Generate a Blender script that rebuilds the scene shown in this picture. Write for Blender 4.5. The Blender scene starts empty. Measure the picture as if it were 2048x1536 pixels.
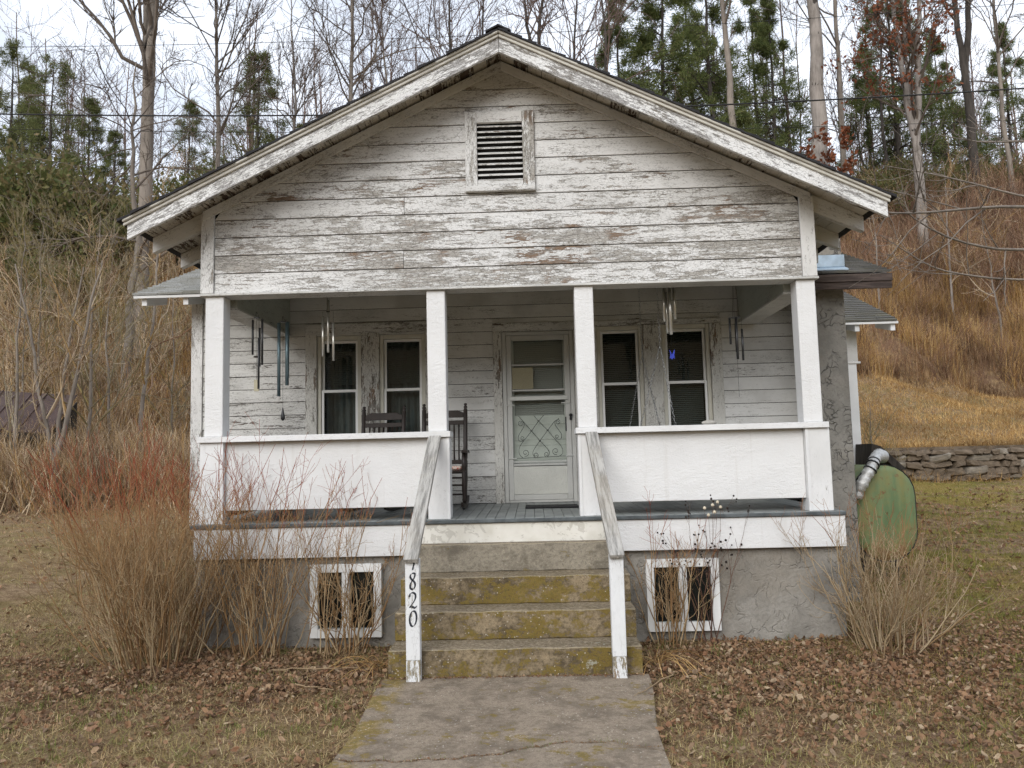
import bpy, bmesh, math, random
import numpy as np
from mathutils import Matrix, Vector

S = bpy.context.scene
COL = S.collection
rad = math.radians

# ---------------------------------------------------------------- camera
CAM = np.array([0.179, -7.75, 1.724])
PITCH, YAW, ROLL, FPX = 0.0921, -0.0229, -0.0243, 1612.4      # focal length in pixels of a 2048 wide picture
def _basis():
    cp, sp, cy, sy = math.cos(PITCH), math.sin(PITCH), math.cos(YAW), math.sin(YAW)
    f = np.array([sy*cp, cy*cp, sp]); r = np.array([cy, -sy, 0.0]); u = np.cross(r, f)
    return f, math.cos(ROLL)*r + math.sin(ROLL)*u, -math.sin(ROLL)*r + math.cos(ROLL)*u
CF, CR, CU = _basis()
cd = bpy.data.cameras.new('camera'); cam = bpy.data.objects.new('camera', cd); COL.objects.link(cam)
cam.matrix_world = Matrix(((CR[0], CU[0], -CF[0], CAM[0]), (CR[1], CU[1], -CF[1], CAM[1]), (CR[2], CU[2], -CF[2], CAM[2]), (0, 0, 0, 1)))
cd.sensor_width = 36.0; cd.lens = FPX/2048*36.0; cd.clip_start = 0.05; cd.clip_end = 1500
cd.dof.use_dof = True; cd.dof.focus_distance = 8.3; cd.dof.aperture_fstop = 3.6
S.camera = cam

# ---------------------------------------------------------------- world: overcast sky
SUN_EL, SUN_AZ = rad(30), rad(200)          # sun stands behind the camera, a little to the left
W = bpy.data.worlds.new('World'); S.world = W; W.use_nodes = True
wt = W.node_tree; wt.nodes.clear()
wo = wt.nodes.new('ShaderNodeOutputWorld'); wb = wt.nodes.new('ShaderNodeBackground')
sky = wt.nodes.new('ShaderNodeTexSky'); sky.sky_type = 'NISHITA'; sky.sun_disc = False
sky.sun_elevation = SUN_EL; sky.sun_rotation = SUN_AZ; sky.air_density = 1.0; sky.dust_density = 2.0
wtc = wt.nodes.new('ShaderNodeTexCoord'); wmp = wt.nodes.new('ShaderNodeMapping'); wmp.inputs['Scale'].default_value = (1.0, 1.0, 2.6)
wn = wt.nodes.new('ShaderNodeTexNoise'); wn.inputs['Scale'].default_value = 3.2; wn.inputs['Detail'].default_value = 6; wn.inputs['Roughness'].default_value = 0.55
wr = wt.nodes.new('ShaderNodeValToRGB')
wr.color_ramp.elements[0].position = 0.36; wr.color_ramp.elements[0].color = (0.66, 0.66, 0.66, 1)
wr.color_ramp.elements[1].position = 0.62; wr.color_ramp.elements[1].color = (1, 1, 1, 1)
wc = wt.nodes.new('ShaderNodeMix'); wc.data_type = 'RGBA'
wc.inputs[7].default_value = (8.1, 8.6, 9.5, 1)          # pale cloud
wt.links.new(wtc.outputs['Generated'], wmp.inputs['Vector']); wt.links.new(wmp.outputs['Vector'], wn.inputs['Vector'])
wt.links.new(wn.outputs['Fac'], wr.inputs['Fac']); wt.links.new(wr.outputs['Color'], wc.inputs[0])
wt.links.new(sky.outputs['Color'], wc.inputs[6]); wt.links.new(wc.outputs[2], wb.inputs['Color'])
wb.inputs['Strength'].default_value = 0.1
wt.links.new(wb.outputs['Background'], wo.inputs['Surface'])

sd = bpy.data.lights.new('sun', 'SUN'); sd.energy = 1.5; sd.angle = rad(40); sd.color = (1.0, 0.98, 0.95)
sun = bpy.data.objects.new('sun', sd); COL.objects.link(sun)
_d = Vector((math.sin(SUN_AZ)*math.cos(SUN_EL), math.cos(SUN_AZ)*math.cos(SUN_EL), math.sin(SUN_EL)))
sun.rotation_euler = _d.to_track_quat('Z', 'Y').to_euler(); sun.location = (-6, -12, 18)

S.view_settings.view_transform = 'Standard'; S.view_settings.look = 'None'
S.view_settings.exposure = 0.60; S.view_settings.gamma = 1.0; S.view_settings.use_curve_mapping = False
S.render.engine = 'CYCLES'
S.cycles.use_denoising = True; S.cycles.denoising_prefilter = 'NONE'
S.cycles.max_bounces = 5; S.cycles.diffuse_bounces = 3; S.cycles.glossy_bounces = 2; S.cycles.transparent_max_bounces = 12
S.cycles.use_adaptive_sampling = True; S.cycles.adaptive_threshold = 0.03

# ---------------------------------------------------------------- helpers
def at(px, py, Y):
    """world point on the plane y = Y seen at a pixel of the 2048 x 1536 photograph"""
    d = CF + CR*(px-1024)/FPX - CU*(py-768)/FPX
    return CAM + d*((Y-CAM[1])/d[1])

def tag(o, label=None, cat=None, group=None, kind=None):
    if label: o['label'] = label
    if cat: o['category'] = cat
    if group: o['group'] = group
    if kind: o['kind'] = kind
    return o

def empty(name, loc=(0, 0, 0), rz=0.0, parent=None):
    o = bpy.data.objects.new(name, None); COL.objects.link(o)
    o.empty_display_size = 0.2
    o.location = loc; o.rotation_euler = (0, 0, rz); o.parent = parent
    return o

def link(name, me, mat, parent=None, smooth=False, wear=None):
    if mat is not None: me.materials.append(mat)
    me.polygons.foreach_set('use_smooth', np.full(len(me.polygons), bool(smooth)))
    o = bpy.data.objects.new(name, me); COL.objects.link(o); o.parent = parent
    if wear is not None: o['wear'] = float(wear)
    return o

def mesh_np(name, V, F, attrs=None):
    """fast mesh from numpy arrays, all faces with the same corner count"""
    V = np.ascontiguousarray(V, dtype=np.float32).reshape(-1, 3); F = np.ascontiguousarray(F, dtype=np.int32)
    me = bpy.data.meshes.new(name); n, k = F.shape
    me.vertices.add(len(V)); me.vertices.foreach_set('co', V.ravel())
    me.loops.add(n*k); me.loops.foreach_set('vertex_index', F.ravel())
    me.polygons.add(n); me.polygons.foreach_set('loop_start', np.arange(0, n*k, k, dtype=np.int32))
    for a, arr in (attrs or {}).items():
        at_ = me.attributes.new(a, 'FLOAT', 'POINT'); at_.data.foreach_set('value', np.ascontiguousarray(arr, dtype=np.float32).ravel())
    me.update(calc_edges=True)
    return me

def npobj(name, V, F, mat, parent=None, smooth=False, attrs=None, wear=None):
    return link(name, mesh_np(name, V, F, attrs), mat, parent, smooth, wear)

BOXF = np.array([[0, 3, 2, 1], [4, 5, 6, 7], [0, 1, 5, 4], [1, 2, 6, 5], [2, 3, 7, 6], [3, 0, 4, 7]])
def boxv(x0, x1, y0, y1, z0, z1):
    return np.array([[x0, y0, z0], [x1, y0, z0], [x1, y1, z0], [x0, y1, z0], [x0, y0, z1], [x1, y0, z1], [x1, y1, z1], [x0, y1, z1]], float)

def bevel_me(me, w, seg=1):
    bm = bmesh.new(); bm.from_mesh(me)
    bmesh.ops.bevel(bm, geom=list(bm.edges), offset=w, segments=seg, profile=0.6, affect='EDGES')
    bm.to_mesh(me); bm.free()

def box(name, x0, x1, y0, y1, z0, z1, mat, parent=None, bev=0.004, wear=None):
    me = mesh_np(name, boxv(x0, x1, y0, y1, z0, z1), BOXF)
    if bev: bevel_me(me, bev)
    return link(name, me, mat, parent, wear=wear)

def hexa(name, V8, mat, parent=None, bev=0.0, wear=None):
    me = mesh_np(name, np.array(V8, float), BOXF)
    if bev: bevel_me(me, bev)
    return link(name, me, mat, parent, wear=wear)

def prism(name, poly, y0, y1, mat, parent=None, theta=0.0, bev=0.0, wear=None):
    """polygon in the x-z plane pushed from y0 to y1; theta turns the local x axis along a slope"""
    n = len(poly); V = [(x, y0, z) for x, z in poly] + [(x, y1, z) for x, z in poly]
    org = np.array([poly[0][0], y0, poly[0][1]])
    V = np.array(V, float) - org
    c, s = math.cos(theta), math.sin(theta)
    L = np.stack([V[:, 0]*c + V[:, 2]*s, V[:, 1], -V[:, 0]*s + V[:, 2]*c], 1)
    me = bpy.data.meshes.new(name)
    me.from_pydata(L.tolist(), [], [list(range(n)), list(range(2*n-1, n-1, -1))] + [[i, n+i, n+(i+1) % n, (i+1) % n] for i in range(n)])
    bm = bmesh.new(); bm.from_mesh(me); bmesh.ops.recalc_face_normals(bm, faces=list(bm.faces))
    if bev: bmesh.ops.bevel(bm, geom=list(bm.edges), offset=bev, segments=1, affect='EDGES')
    bm.to_mesh(me); bm.free()
    o = link(name, me, mat, parent, wear=wear)
    o.location = org; o.rotation_euler = (0, -theta, 0)
    return o

def joined(name, parts, mat, parent=None, smooth=False, bev=0.0, wear=None):
    """several boxes (8 x 3 arrays) in one mesh"""
    V = np.concatenate(parts); F = np.concatenate([BOXF + 8*i for i in range(len(parts))])
    me = mesh_np(name, V, F)
    if bev: bevel_me(me, bev)
    return link(name, me, mat, parent, smooth, wear)

def tubes(P, R, sides=3, cap=False):
    """P (m,n,3) polylines, R (m,n) radii -> verts, quads, t along each"""
    P = np.asarray(P, float); R = np.asarray(R, float); m, n, _ = P.shape
    T = np.gradient(P, axis=1); T /= np.linalg.norm(T, axis=2, keepdims=True) + 1e-9
    ref = np.where(np.abs(T[:, :1, 2:3]) > 0.85, np.array([1.0, 0.15, 0.1]), np.array([0.1, 0.12, 1.0]))
    A = np.cross(T, np.broadcast_to(ref, T.shape)); A /= np.linalg.norm(A, axis=2, keepdims=True) + 1e-9
    B = np.cross(T, A)
    if sides == 1:                      # far twigs: one narrow strip each
        ph = (np.arange(m)*2.399)[:, None, None]; D = A*np.cos(ph) + B*np.sin(ph)
        V = np.stack([P - D*R[..., None], P + D*R[..., None]], 2).reshape(-1, 3)
        a = (np.arange(m)[:, None]*n + np.arange(n-1)[None, :]).reshape(-1)*2
        return V, np.stack([a, a+1, a+3, a+2], 1), np.broadcast_to(np.linspace(0, 1, n)[None, :, None], (m, n, 2)).reshape(-1)
    an = np.arange(sides)*2*np.pi/sides
    ring = P[:, :, None, :] + R[:, :, None, None]*(np.cos(an)[None, None, :, None]*A[:, :, None, :] + np.sin(an)[None, None, :, None]*B[:, :, None, :])
    V = ring.reshape(-1, 3)
    i = np.arange(m)[:, None, None]; j = np.arange(n-1)[None, :, None]; k = np.arange(sides)[None, None, :]
    a = (i*n + j)*sides + k; b = (i*n + j)*sides + (k+1) % sides
    F = np.stack([a, b, b+sides, a+sides], -1).reshape(-1, 4)
    t = np.broadcast_to(np.linspace(0, 1, n)[None, :, None], (m, n, sides)).reshape(-1)
    return V, F, t

def merge(lst):
    V = []; F = []; A = []; o = 0
    for x in lst:
        V.append(x[0]); F.append(x[1]+o); o += len(x[0])
        A.append(x[2] if len(x) > 2 else np.zeros(len(x[0])))
    return np.concatenate(V), np.concatenate(F), np.concatenate(A)

def tube_obj(name, pts, r, mat, parent=None, sides=8, smooth=True):
    pts = np.array(pts, float); r = np.full(len(pts), r) if np.isscalar(r) else np.array(r, float)
    V, F, _ = tubes(pts[None], r[None], sides)
    n = len(pts); me = mesh_np(name, V, F)
    bm = bmesh.new(); bm.from_mesh(me); bmesh.ops.holes_fill(bm, edges=[e for e in bm.edges if e.is_boundary], sides=sides+1)
    bm.to_mesh(me); bm.free()
    return link(name, me, mat, parent, smooth)

def lathe(name, prof, mat, parent=None, loc=(0, 0, 0), seg=12, smooth=True):
    """prof: (radius, z) list"""
    a = np.arange(seg)*2*np.pi/seg
    V = np.array([[r*math.cos(t), r*math.sin(t), z] for r, z in prof for t in a])
    n = len(prof)
    F = np.array([[i*seg+k, i*seg+(k+1) % seg, (i+1)*seg+(k+1) % seg, (i+1)*seg+k] for i in range(n-1) for k in range(seg)])
    o = npobj(name, V, F, mat, parent, smooth); o.location = loc
    return o

# ---------------------------------------------------------------- procedural materials
class G:
    def __init__(s, name):
        s.m = bpy.data.materials.new(name); s.m.use_nodes = True; s.t = s.m.node_tree; s.t.nodes.clear()
        s.out = s.t.nodes.new('ShaderNodeOutputMaterial')
    def __call__(s, typ, ins=None, out=0, **props):
        n = s.t.nodes.new('ShaderNode'+typ)
        for k, v in props.items(): setattr(n, k, v)
        for k, v in (ins or {}).items():
            if isinstance(v, bpy.types.NodeSocket): s.t.links.new(v, n.inputs[k])
            else:
                sock = n.inputs[k]
                if hasattr(sock.default_value, '__len__') and not hasattr(v, '__len__'): v = (v,)*len(sock.default_value)
                if hasattr(sock.default_value, '__len__') and len(sock.default_value) == 4 and len(v) == 3: v = (*v, 1)
                sock.default_value = v
        return n.outputs[out]
    def math(s, op, a, b=0.0, c=0.0, clamp=False): return s('Math', {0: a, 1: b, 2: c}, operation=op, use_clamp=clamp)
    def mix(s, f, a, b, blend='MIX'): return s('Mix', {0: f, 6: a, 7: b}, out=2, data_type='RGBA', blend_type=blend)
    def noise(s, vec, scale, detail=5, rough=0.55, dist=0.0):
        return s('TexNoise', {'Vector': vec, 'Scale': scale, 'Detail': detail, 'Roughness': rough, 'Distortion': dist})
    def step(s, v, lo, hi, a=0.0, b=1.0): return s('MapRange', {'Value': v, 'From Min': lo, 'From Max': hi, 'To Min': a, 'To Max': b}, interpolation_type='SMOOTHSTEP')
    def scale(s, v, xyz): return s('VectorMath', {0: v, 1: xyz}, operation='MULTIPLY')
    def obj(s, rnd=True):
        v = s('TexCoord', out=3)
        if rnd:
            r = s('ObjectInfo', out=5)
            o = s('CombineXYZ', {0: s.math('MULTIPLY', r, 31.0), 1: s.math('MULTIPLY', r, 17.0), 2: s.math('MULTIPLY', r, 53.0)})
            v = s('VectorMath', {0: v, 1: o}, operation='ADD')
        return v
    def bump(s, h, strength=0.4, dist=0.01): return s('Bump', {'Height': h, 'Strength': strength, 'Distance': dist})
    def done(s, col, rough=0.8, normal=None, metal=0.0, spec=0.3, **kw):
        ins = {'Base Color': col, 'Roughness': rough, 'Metallic': metal, 'Specular IOR Level': spec}
        if normal is not None: ins['Normal'] = normal
        ins.update(kw)
        b = s('BsdfPrincipled', ins)
        s.t.links.new(b, s.out.inputs['Surface']); return s.m

def peel(name, paint, axis='X', bias=0.0, wood_a=(0.42, 0.40, 0.365), wood_b=(0.22, 0.145, 0.095), crack=0.62, dirt=0.82):
    """old oil paint, flaking along the grain; each object carries its own amount of wear"""
    g = G(name); v = g.obj()
    st = {'X': (1.0, 5.0, 7.5), 'Y': (7.0, 1.0, 7.0), 'Z': (6.0, 6.0, 1.0)}[axis]
    vs = g.scale(v, st)
    w = g('Attribute', attribute_type='OBJECT', attribute_name='wear', out=2)
    n1 = g.noise(vs, 1.9, 7, 0.66); n2 = g.noise(g.scale(v, (0.7, 1, 1.2)), 0.95, 3); n3 = g.noise(g.scale(v, tuple(0.5+0.5*x/3 for x in st)), 26, 5, 0.7)
    nf = g.noise(vs, 6.5, 6, 0.7)
    s = g.math('ADD', g.math('MULTIPLY_ADD', n1, 0.36, g.math('MULTIPLY_ADD', nf, 0.40, g.math('MULTIPLY', n2, 0.24))), g.math('MULTIPLY', g.math('SUBTRACT', n3, 0.5), 0.20))
    th = g.math('MULTIPLY_ADD', w, -0.25, 0.675 + bias)
    d = g.math('SUBTRACT', s, th)
    pe = g.step(d, -0.008, 0.008)
    vo = g('TexVoronoi', {'Vector': g('VectorMath', {0: g.scale(v, tuple(0.35+x*0.12 for x in st)), 1: g.scale(g('TexNoise', {'Vector': v, 'Scale': 9.0, 'Detail': 3}, out=1), (0.05, 0.05, 0.05))}, operation='ADD'), 'Scale': 46.0}, feature='DISTANCE_TO_EDGE')
    ck = g.math('MULTIPLY', g.step(vo, 0.10, 0.0), g.step(d, -0.13, -0.01))
    hair = g.math('MULTIPLY', g.step(g.noise(g.scale(v, tuple(x*2.2 for x in st)), 7, 6, 0.7), 0.65, 0.70), g.step(d, -0.20, -0.04))
    ck = g.math('MAXIMUM', g.math('MULTIPLY', ck, crack), g.math('MULTIPLY', hair, 0.65))
    dn = g.noise(v, 1.7, 4)
    pc = g.mix(g.step(dn, 0.35, 0.75), paint, tuple(c*k for c, k in zip(paint, (dirt, dirt*0.995, dirt*0.98))))
    pc = g.mix(g.math('MULTIPLY', g.step(n3, 0.45, 0.8), 0.35), pc, tuple(c*0.72 for c in paint))
    wd = g.mix(g.step(g.noise(v, 2.3, 3), 0.53, 0.66), wood_a, wood_b)
    wd = g.mix(g.step(g.noise(g.scale(v, tuple(x*3 for x in st)), 3.5, 6, 0.7), 0.42, 0.66), wd, tuple(c*0.55 for c in wood_a))
    c = g.mix(pe, pc, wd); c = g.mix(ck, c, (0.085, 0.072, 0.058))
    h = g.math('ADD', g.math('SUBTRACT', g.math('SUBTRACT', 1.0, pe), ck), g.math('MULTIPLY', n3, 0.35))
    return g.done(c, 0.72, g.bump(h, 0.55, 0.006))

def plain(name, col, rough=0.6, var=0.15, scale=6.0, bump=0.1, bscale=40.0, metal=0.0, spec=0.3, dist=0.003, axis=None):
    g = G(name); v = g.obj()
    if axis: v = g.scale(v, axis)
    n = g.noise(v, scale, 5, 0.6); n2 = g.noise(v, bscale, 4, 0.6)
    c = g.mix(g.step(n, 0.3, 0.7), col, tuple(x*(1-var) for x in col))
    c = g.mix(g.math('MULTIPLY', g.step(n2, 0.55, 0.75), 0.25), c, tuple(x*0.7 for x in col))
    return g.done(c, rough, g.bump(n2, bump, dist), metal, spec)

def island(name, cols, rough=0.8, trans=0.0, tip=None, spec=0.2, patch=None):
    """colour picked per loose piece (leaf, blade, twig)"""
    g = G(name); r = g('NewGeometry', out=8)
    cr = g.t.nodes.new('ShaderNodeValToRGB'); g.t.links.new(r, cr.inputs['Fac']); e = cr.color_ramp.elements
    while len(e) < len(cols): e.new(0.5)
    for i, c in enumerate(cols): e[i].position = i/(len(cols)-1) if len(cols) > 1 else 0; e[i].color = (*c, 1)
    c = cr.outputs['Color']
    if tip is not None:
        t = g('Attribute', attribute_type='GEOMETRY', attribute_name='tip', out=2)
        if len(tip) > 3: c = g.mix(g.step(t, 0.02, tip[1]), c, tip[3])
        c = g.mix(g.step(t, tip[1], tip[2]), c, tip[0])
    if patch:
        pn = g.noise(g.obj(False), patch[0], 3, 0.6); c = g.mix(1.0, c, g.mix(g.step(pn, 0.32, 0.68), patch[1], patch[2]), 'MULTIPLY')
    if not trans: return g.done(c, rough, spec=spec)
    b = g('BsdfPrincipled', {'Base Color': c, 'Roughness': rough, 'Specular IOR Level': spec}); tr = g('BsdfTranslucent', {'Color': c})
    g.t.links.new(g('MixShader', {0: trans, 1: b, 2: tr}), g.out.inputs['Surface']); return g.m

def bark(name, a, b, spots=None):
    g = G(name); v = g.obj(); n = g.noise(g.scale(v, (4, 4, 0.8)), 2.2, 6, 0.65); n2 = g.noise(v, 0.6, 3)
    c = g.mix(g.step(n, 0.35, 0.68), a, b); c = g.mix(g.math('MULTIPLY', g.step(n2, 0.4, 0.7), 0.5), c, tuple(x*1.5 for x in a))
    if spots: c = g.mix(g.step(g.noise(g.scale(v, (1, 1, 0.6)), 2.6, 2), 0.63, 0.66), c, spots)
    return g.done(c, 0.9, g.bump(n, 0.5, 0.03))

# ---------------------------------------------------------------- materials
WHITE = (0.69, 0.685, 0.67)
M = {}
M['siding'] = peel('peeling_white_siding_paint', WHITE, 'X')
M['trim_z'] = peel('peeling_white_trim_paint', WHITE, 'Z')
M['barge'] = peel('peeling_bargeboard_paint', (0.78, 0.78, 0.77), 'X', wood_a=(0.42, 0.41, 0.40), wood_b=(0.30, 0.28, 0.25), crack=0.6)
M['soffit'] = peel('flaking_soffit_paint', (0.58, 0.55, 0.49), 'Y', wood_a=(0.10, 0.07, 0.048), wood_b=(0.07, 0.042, 0.026), crack=0.7)
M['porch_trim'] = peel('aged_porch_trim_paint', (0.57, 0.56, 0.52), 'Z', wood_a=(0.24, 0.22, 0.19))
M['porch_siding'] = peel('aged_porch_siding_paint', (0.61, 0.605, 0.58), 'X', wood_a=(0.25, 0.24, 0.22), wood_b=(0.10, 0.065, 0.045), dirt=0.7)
M['beam'] = peel('shade_toned_beam_paint', (0.40, 0.42, 0.38), 'Y', wood_a=(0.2, 0.19, 0.16))  # grey-green tone holds the beams' shade in its colour
M['cream'] = plain('cream_crown_paint', (0.60, 0.58, 0.52), 0.55, 0.18, 5, 0.15, 60)
M['fresh'] = plain('fresh_white_paint', (0.72, 0.72, 0.715), 0.5, 0.10, 3, 0.4, 55, dist=0.005)
M['post_paint'] = peel('slightly_worn_post_paint', (0.70, 0.70, 0.695), 'Z', bias=0.04, crack=0.25, dirt=0.88)
M['cap_paint'] = peel('slightly_worn_cap_paint', (0.70, 0.70, 0.695), 'X', bias=0.03, crack=0.3, dirt=0.88)
M['vinyl'] = plain('white_vinyl', (0.78, 0.78, 0.76), 0.35, 0.05, 3, 0.02)
M['vinyl_cream'] = plain('cream_window_frame', (0.58, 0.56, 0.48), 0.45, 0.12, 4, 0.03)

def stucco(name, col, scale, bump, lines, dark, groove=0.5):
    g = G(name); v = g.obj(False)
    dv = g('VectorMath', {0: v, 1: g.scale(g('TexNoise', {'Vector': v, 'Scale': 5.0, 'Detail': 3}, out=1), (0.34, 0.34, 0.34))}, operation='ADD')
    vo = g('TexVoronoi', {'Vector': dv, 'Scale': scale}, feature='DISTANCE_TO_EDGE')
    gate = g.step(g.noise(v, 5.5, 3), 0.44, 0.62)
    ln = g.math('MULTIPLY', g.step(vo, 0.085, 0.0), gate)
    n = g.noise(v, 38, 6, 0.65); n2 = g.noise(v, 2.2, 5, 0.6); n3 = g.noise(dv, 14, 4)
    c = g.mix(g.step(n2, 0.3, 0.72), col, tuple(x*0.58 for x in col)); c = g.mix(g.math('MULTIPLY', g.step(n, 0.45, 0.72), 0.5), c, tuple(x*0.55 for x in col)); c = g.mix(g.math('MULTIPLY', g.step(g.noise(v, 0.9, 5, 0.6), 0.5, 0.64), 0.4), c, (0.20, 0.17, 0.13))
    c = g.mix(g.math('MULTIPLY', ln, lines), c, dark)
    h = g.math('SUBTRACT', g.math('MULTIPLY_ADD', n, 0.5, g.math('MULTIPLY', n3, 0.9)), g.math('MULTIPLY', ln, groove))
    return g.done(c, 0.9, g.bump(h, bump, 0.012))
M['grey_stucco'] = stucco('grey_trowelled_stucco', (0.315, 0.295, 0.26), 9.0, 1.0, 0.12, (0.13, 0.125, 0.11))
M['chimney_stucco'] = stucco('dark_grey_crackled_stucco', (0.28, 0.265, 0.235), 10.0, 0.9, 0.8, (0.07, 0.066, 0.06), 1.0)

def white_stucco(name, col):
    g = G(name); v = g.obj(False)
    n = g.noise(g.scale(v, (0.6, 1, 1.5)), 15, 5, 0.6, 1.2); n2 = g.noise(v, 70, 4, 0.6); n3 = g.noise(v, 1.4, 4); n4 = g.noise(v, 2.6, 4)
    c = g.mix(g.step(n3, 0.35, 0.8), col, tuple(x*0.92 for x in col)); c = g.mix(g.math('MULTIPLY', g.step(n, 0.62, 0.74), 0.15), c, (0.5, 0.49, 0.46))
    dr = g.math('MULTIPLY', g.step(g.noise(g.scale(v, (9, 9, 0.35)), 1.6, 5, 0.65), 0.56, 0.74), 0.22); c = g.mix(dr, c, (0.46, 0.43, 0.37))
    c = g.mix(g.math('MULTIPLY', g.step(g.noise(v, 11, 6, 0.75), 0.69, 0.73), 0.6), c, (0.30, 0.27, 0.22))
    h = g.math('MULTIPLY', g.math('MULTIPLY_ADD', n2, 0.6, n), g.step(n4, 0.25, 0.75, 0.35, 1.2))
    return g.done(c, 0.75, g.bump(h, 0.6, 0.011))
M['white_stucco'] = white_stucco('white_painted_stucco', (0.69, 0.688, 0.68))

def chipped_fascia():
    g = G('chipped_white_fascia'); v = g.obj(False)
    n = g.noise(v, 9, 7, 0.68, 0.8); n2 = g.noise(v, 1.2, 2)
    ch = g.step(g.math('MULTIPLY_ADD', n2, 0.25, n), 0.69, 0.71)
    c = g.mix(ch, (0.72, 0.70, 0.64), (0.36, 0.33, 0.28)); c = g.mix(g.step(g.noise(v, 3, 4), 0.4, 0.75), c, (0.55, 0.52, 0.44), 'MULTIPLY')
    c = g.mix(0.55, c, (0.70, 0.68, 0.62))
    return g.done(c, 0.8, g.bump(g.math('SUBTRACT', n, ch), 0.4, 0.008))
M['fascia_chip'] = chipped_fascia()

def concrete(name, base, dark, lichen_amt, grime=0.5, speck=0.75, flat=0.0, edge=False):
    g = G(name); v = g.obj(False)
    up = g.step(g('SeparateXYZ', {0: g('NewGeometry', out=3)}, out=2), 0.4, 0.9)
    n = g.noise(v, 2.4, 8, 0.68); n2 = g.noise(v, 30, 7, 0.75); n3 = g.noise(g.scale(v, (1, 1, 1.5)), 6.5, 8, 0.74); n4 = g.noise(v, 1.3, 4, 0.6); n5 = g.noise(v, 120, 3, 0.7)
    c = g.mix(g.step(g.math('MULTIPLY_ADD', n3, 0.5, g.math('MULTIPLY', n, 0.5)), grime-0.07, grime+0.09), base, dark)
    c = g.mix(g.math('MULTIPLY', g.step(n2, 0.46, 0.66), 0.7), c, dark)
    c = g.mix(g.math('MULTIPLY', g.step(n2, 0.44, 0.30), 0.5), c, tuple(min(1, x*1.5) for x in base))
    c = g.mix(g.math('MULTIPLY', g.step(n5, 0.5, 0.72), 0.5), c, tuple(x*0.45 for x in base))
    li = g.math('MULTIPLY', g.step(g.math('MULTIPLY_ADD', n4, 0.45, g.math('MULTIPLY', n3, 0.72)), 0.60-lichen_amt, 0.64-lichen_amt), g.step(n2, 0.36, 0.52))
    if flat: li = g.math('MULTIPLY', li, g.math('MULTIPLY_ADD', up, -flat, 1.0)); nz_ = g('SeparateXYZ', {0: g('NewGeometry', out=3)}, out=2); c = g.mix(g.math('MULTIPLY', up, 0.72), c, g.mix(g.step(n2, 0.36, 0.62), (0.34, 0.285, 0.205), (0.16, 0.128, 0.09))); c = g.mix(g.math('MULTIPLY', g.math('MULTIPLY', g.step(nz_, 0.3, 0.5), g.step(nz_, 0.95, 0.8)), 0.6), c, (0.34, 0.29, 0.20))  # pale nosing line: wear plus a painted highlight
    if edge:
        ex = g('SeparateXYZ', {0: v}, out=0); li = g.math('MAXIMUM', li, g.math('MULTIPLY', g.math('MULTIPLY', g.step(ex, -0.80, -0.92), g.step(g.noise(v, 3.0, 6, 0.7), 0.44, 0.52)), g.step(n2, 0.3, 0.5)))
    c = g.mix(g.math('MULTIPLY', li, 0.8), c, g.mix(g.step(n2, 0.38, 0.62), (0.29, 0.195, 0.035), (0.16, 0.125, 0.04)))
    sp = g('TexVoronoi', {'Vector': v, 'Scale': 30.0}); spm = g.math('MULTIPLY', g.step(sp, 0.20, 0.12), g.step(g.noise(v, 4, 3), 0.46, 0.58))
    c = g.mix(g.math('MULTIPLY', spm, speck), c, (0.52, 0.48, 0.41))
    wl = g.math('MULTIPLY', g.step(g.noise(v, 2.7, 5, 0.7), 0.66, 0.69), g.step(n2, 0.42, 0.55))
    c = g.mix(g.math('MULTIPLY', wl, 0.7), c, (0.42, 0.43, 0.37))
    return g.done(c, 0.95, g.bump(g.math('ADD', n2, g.math('MULTIPLY', n3, 0.8)), 0.9, 0.014), spec=0.15)
M['step'] = concrete('lichened_step_concrete', (0.30, 0.235, 0.15), (0.065, 0.05, 0.033), 0.04, 0.475, 0.75, 0.85)
M['step_top'] = concrete('upper_step_concrete', (0.31, 0.275, 0.215), (0.155, 0.135, 0.105), -0.09, 0.53, 0.3, 0.5)
M['walk'] = concrete('walkway_concrete', (0.30, 0.245, 0.185), (0.165, 0.132, 0.10), -0.04, 0.51, 0.8, 0.0, True)

def weathered(name, col, axis):
    g = G(name); v = g.obj(); vs = g.scale(v, axis)
    n = g.noise(vs, 3.0, 8, 0.7); n2 = g.noise(v, 2.0, 3)
    c = g.mix(g.step(n, 0.38, 0.66), col, tuple(x*0.38 for x in col)); c = g.mix(g.math('MULTIPLY', g.step(n2, 0.45, 0.65), 0.28), c, tuple(x*f for x, f in zip(col, (0.75, 0.66, 0.52))))
    return g.done(c, 0.85, g.bump(n, 0.6, 0.006))
M['grey_wood'] = weathered('weathered_grey_rail_wood', (0.44, 0.425, 0.395), (14, 1, 14))
M['newel'] = peel('worn_white_newel_paint', (0.70, 0.71, 0.715), 'Z', wood_a=(0.32, 0.28, 0.2), crack=0.25, dirt=0.9)
M['brown_fascia'] = weathered('bare_brown_fascia_wood', (0.10, 0.075, 0.065), (1, 8, 10))
M['floor'] = plain('grey_green_floor_paint', (0.255, 0.27, 0.26), 0.55, 0.35, 3, 0.2, 30)
M['floor_edge'] = plain('dark_floor_edge', (0.12, 0.135, 0.14), 0.7, 0.5, 8, 0.5, 30)
M['dark'] = plain('unlit_dark_backing', (0.025, 0.025, 0.025), 0.9, 0.1)  # painted shade behind boards, louvre, panes and rooms
M['shingle'] = plain('dark_asphalt_shingle', (0.035, 0.034, 0.036), 0.95, 0.35, 20, 0.6, 120)
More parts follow.
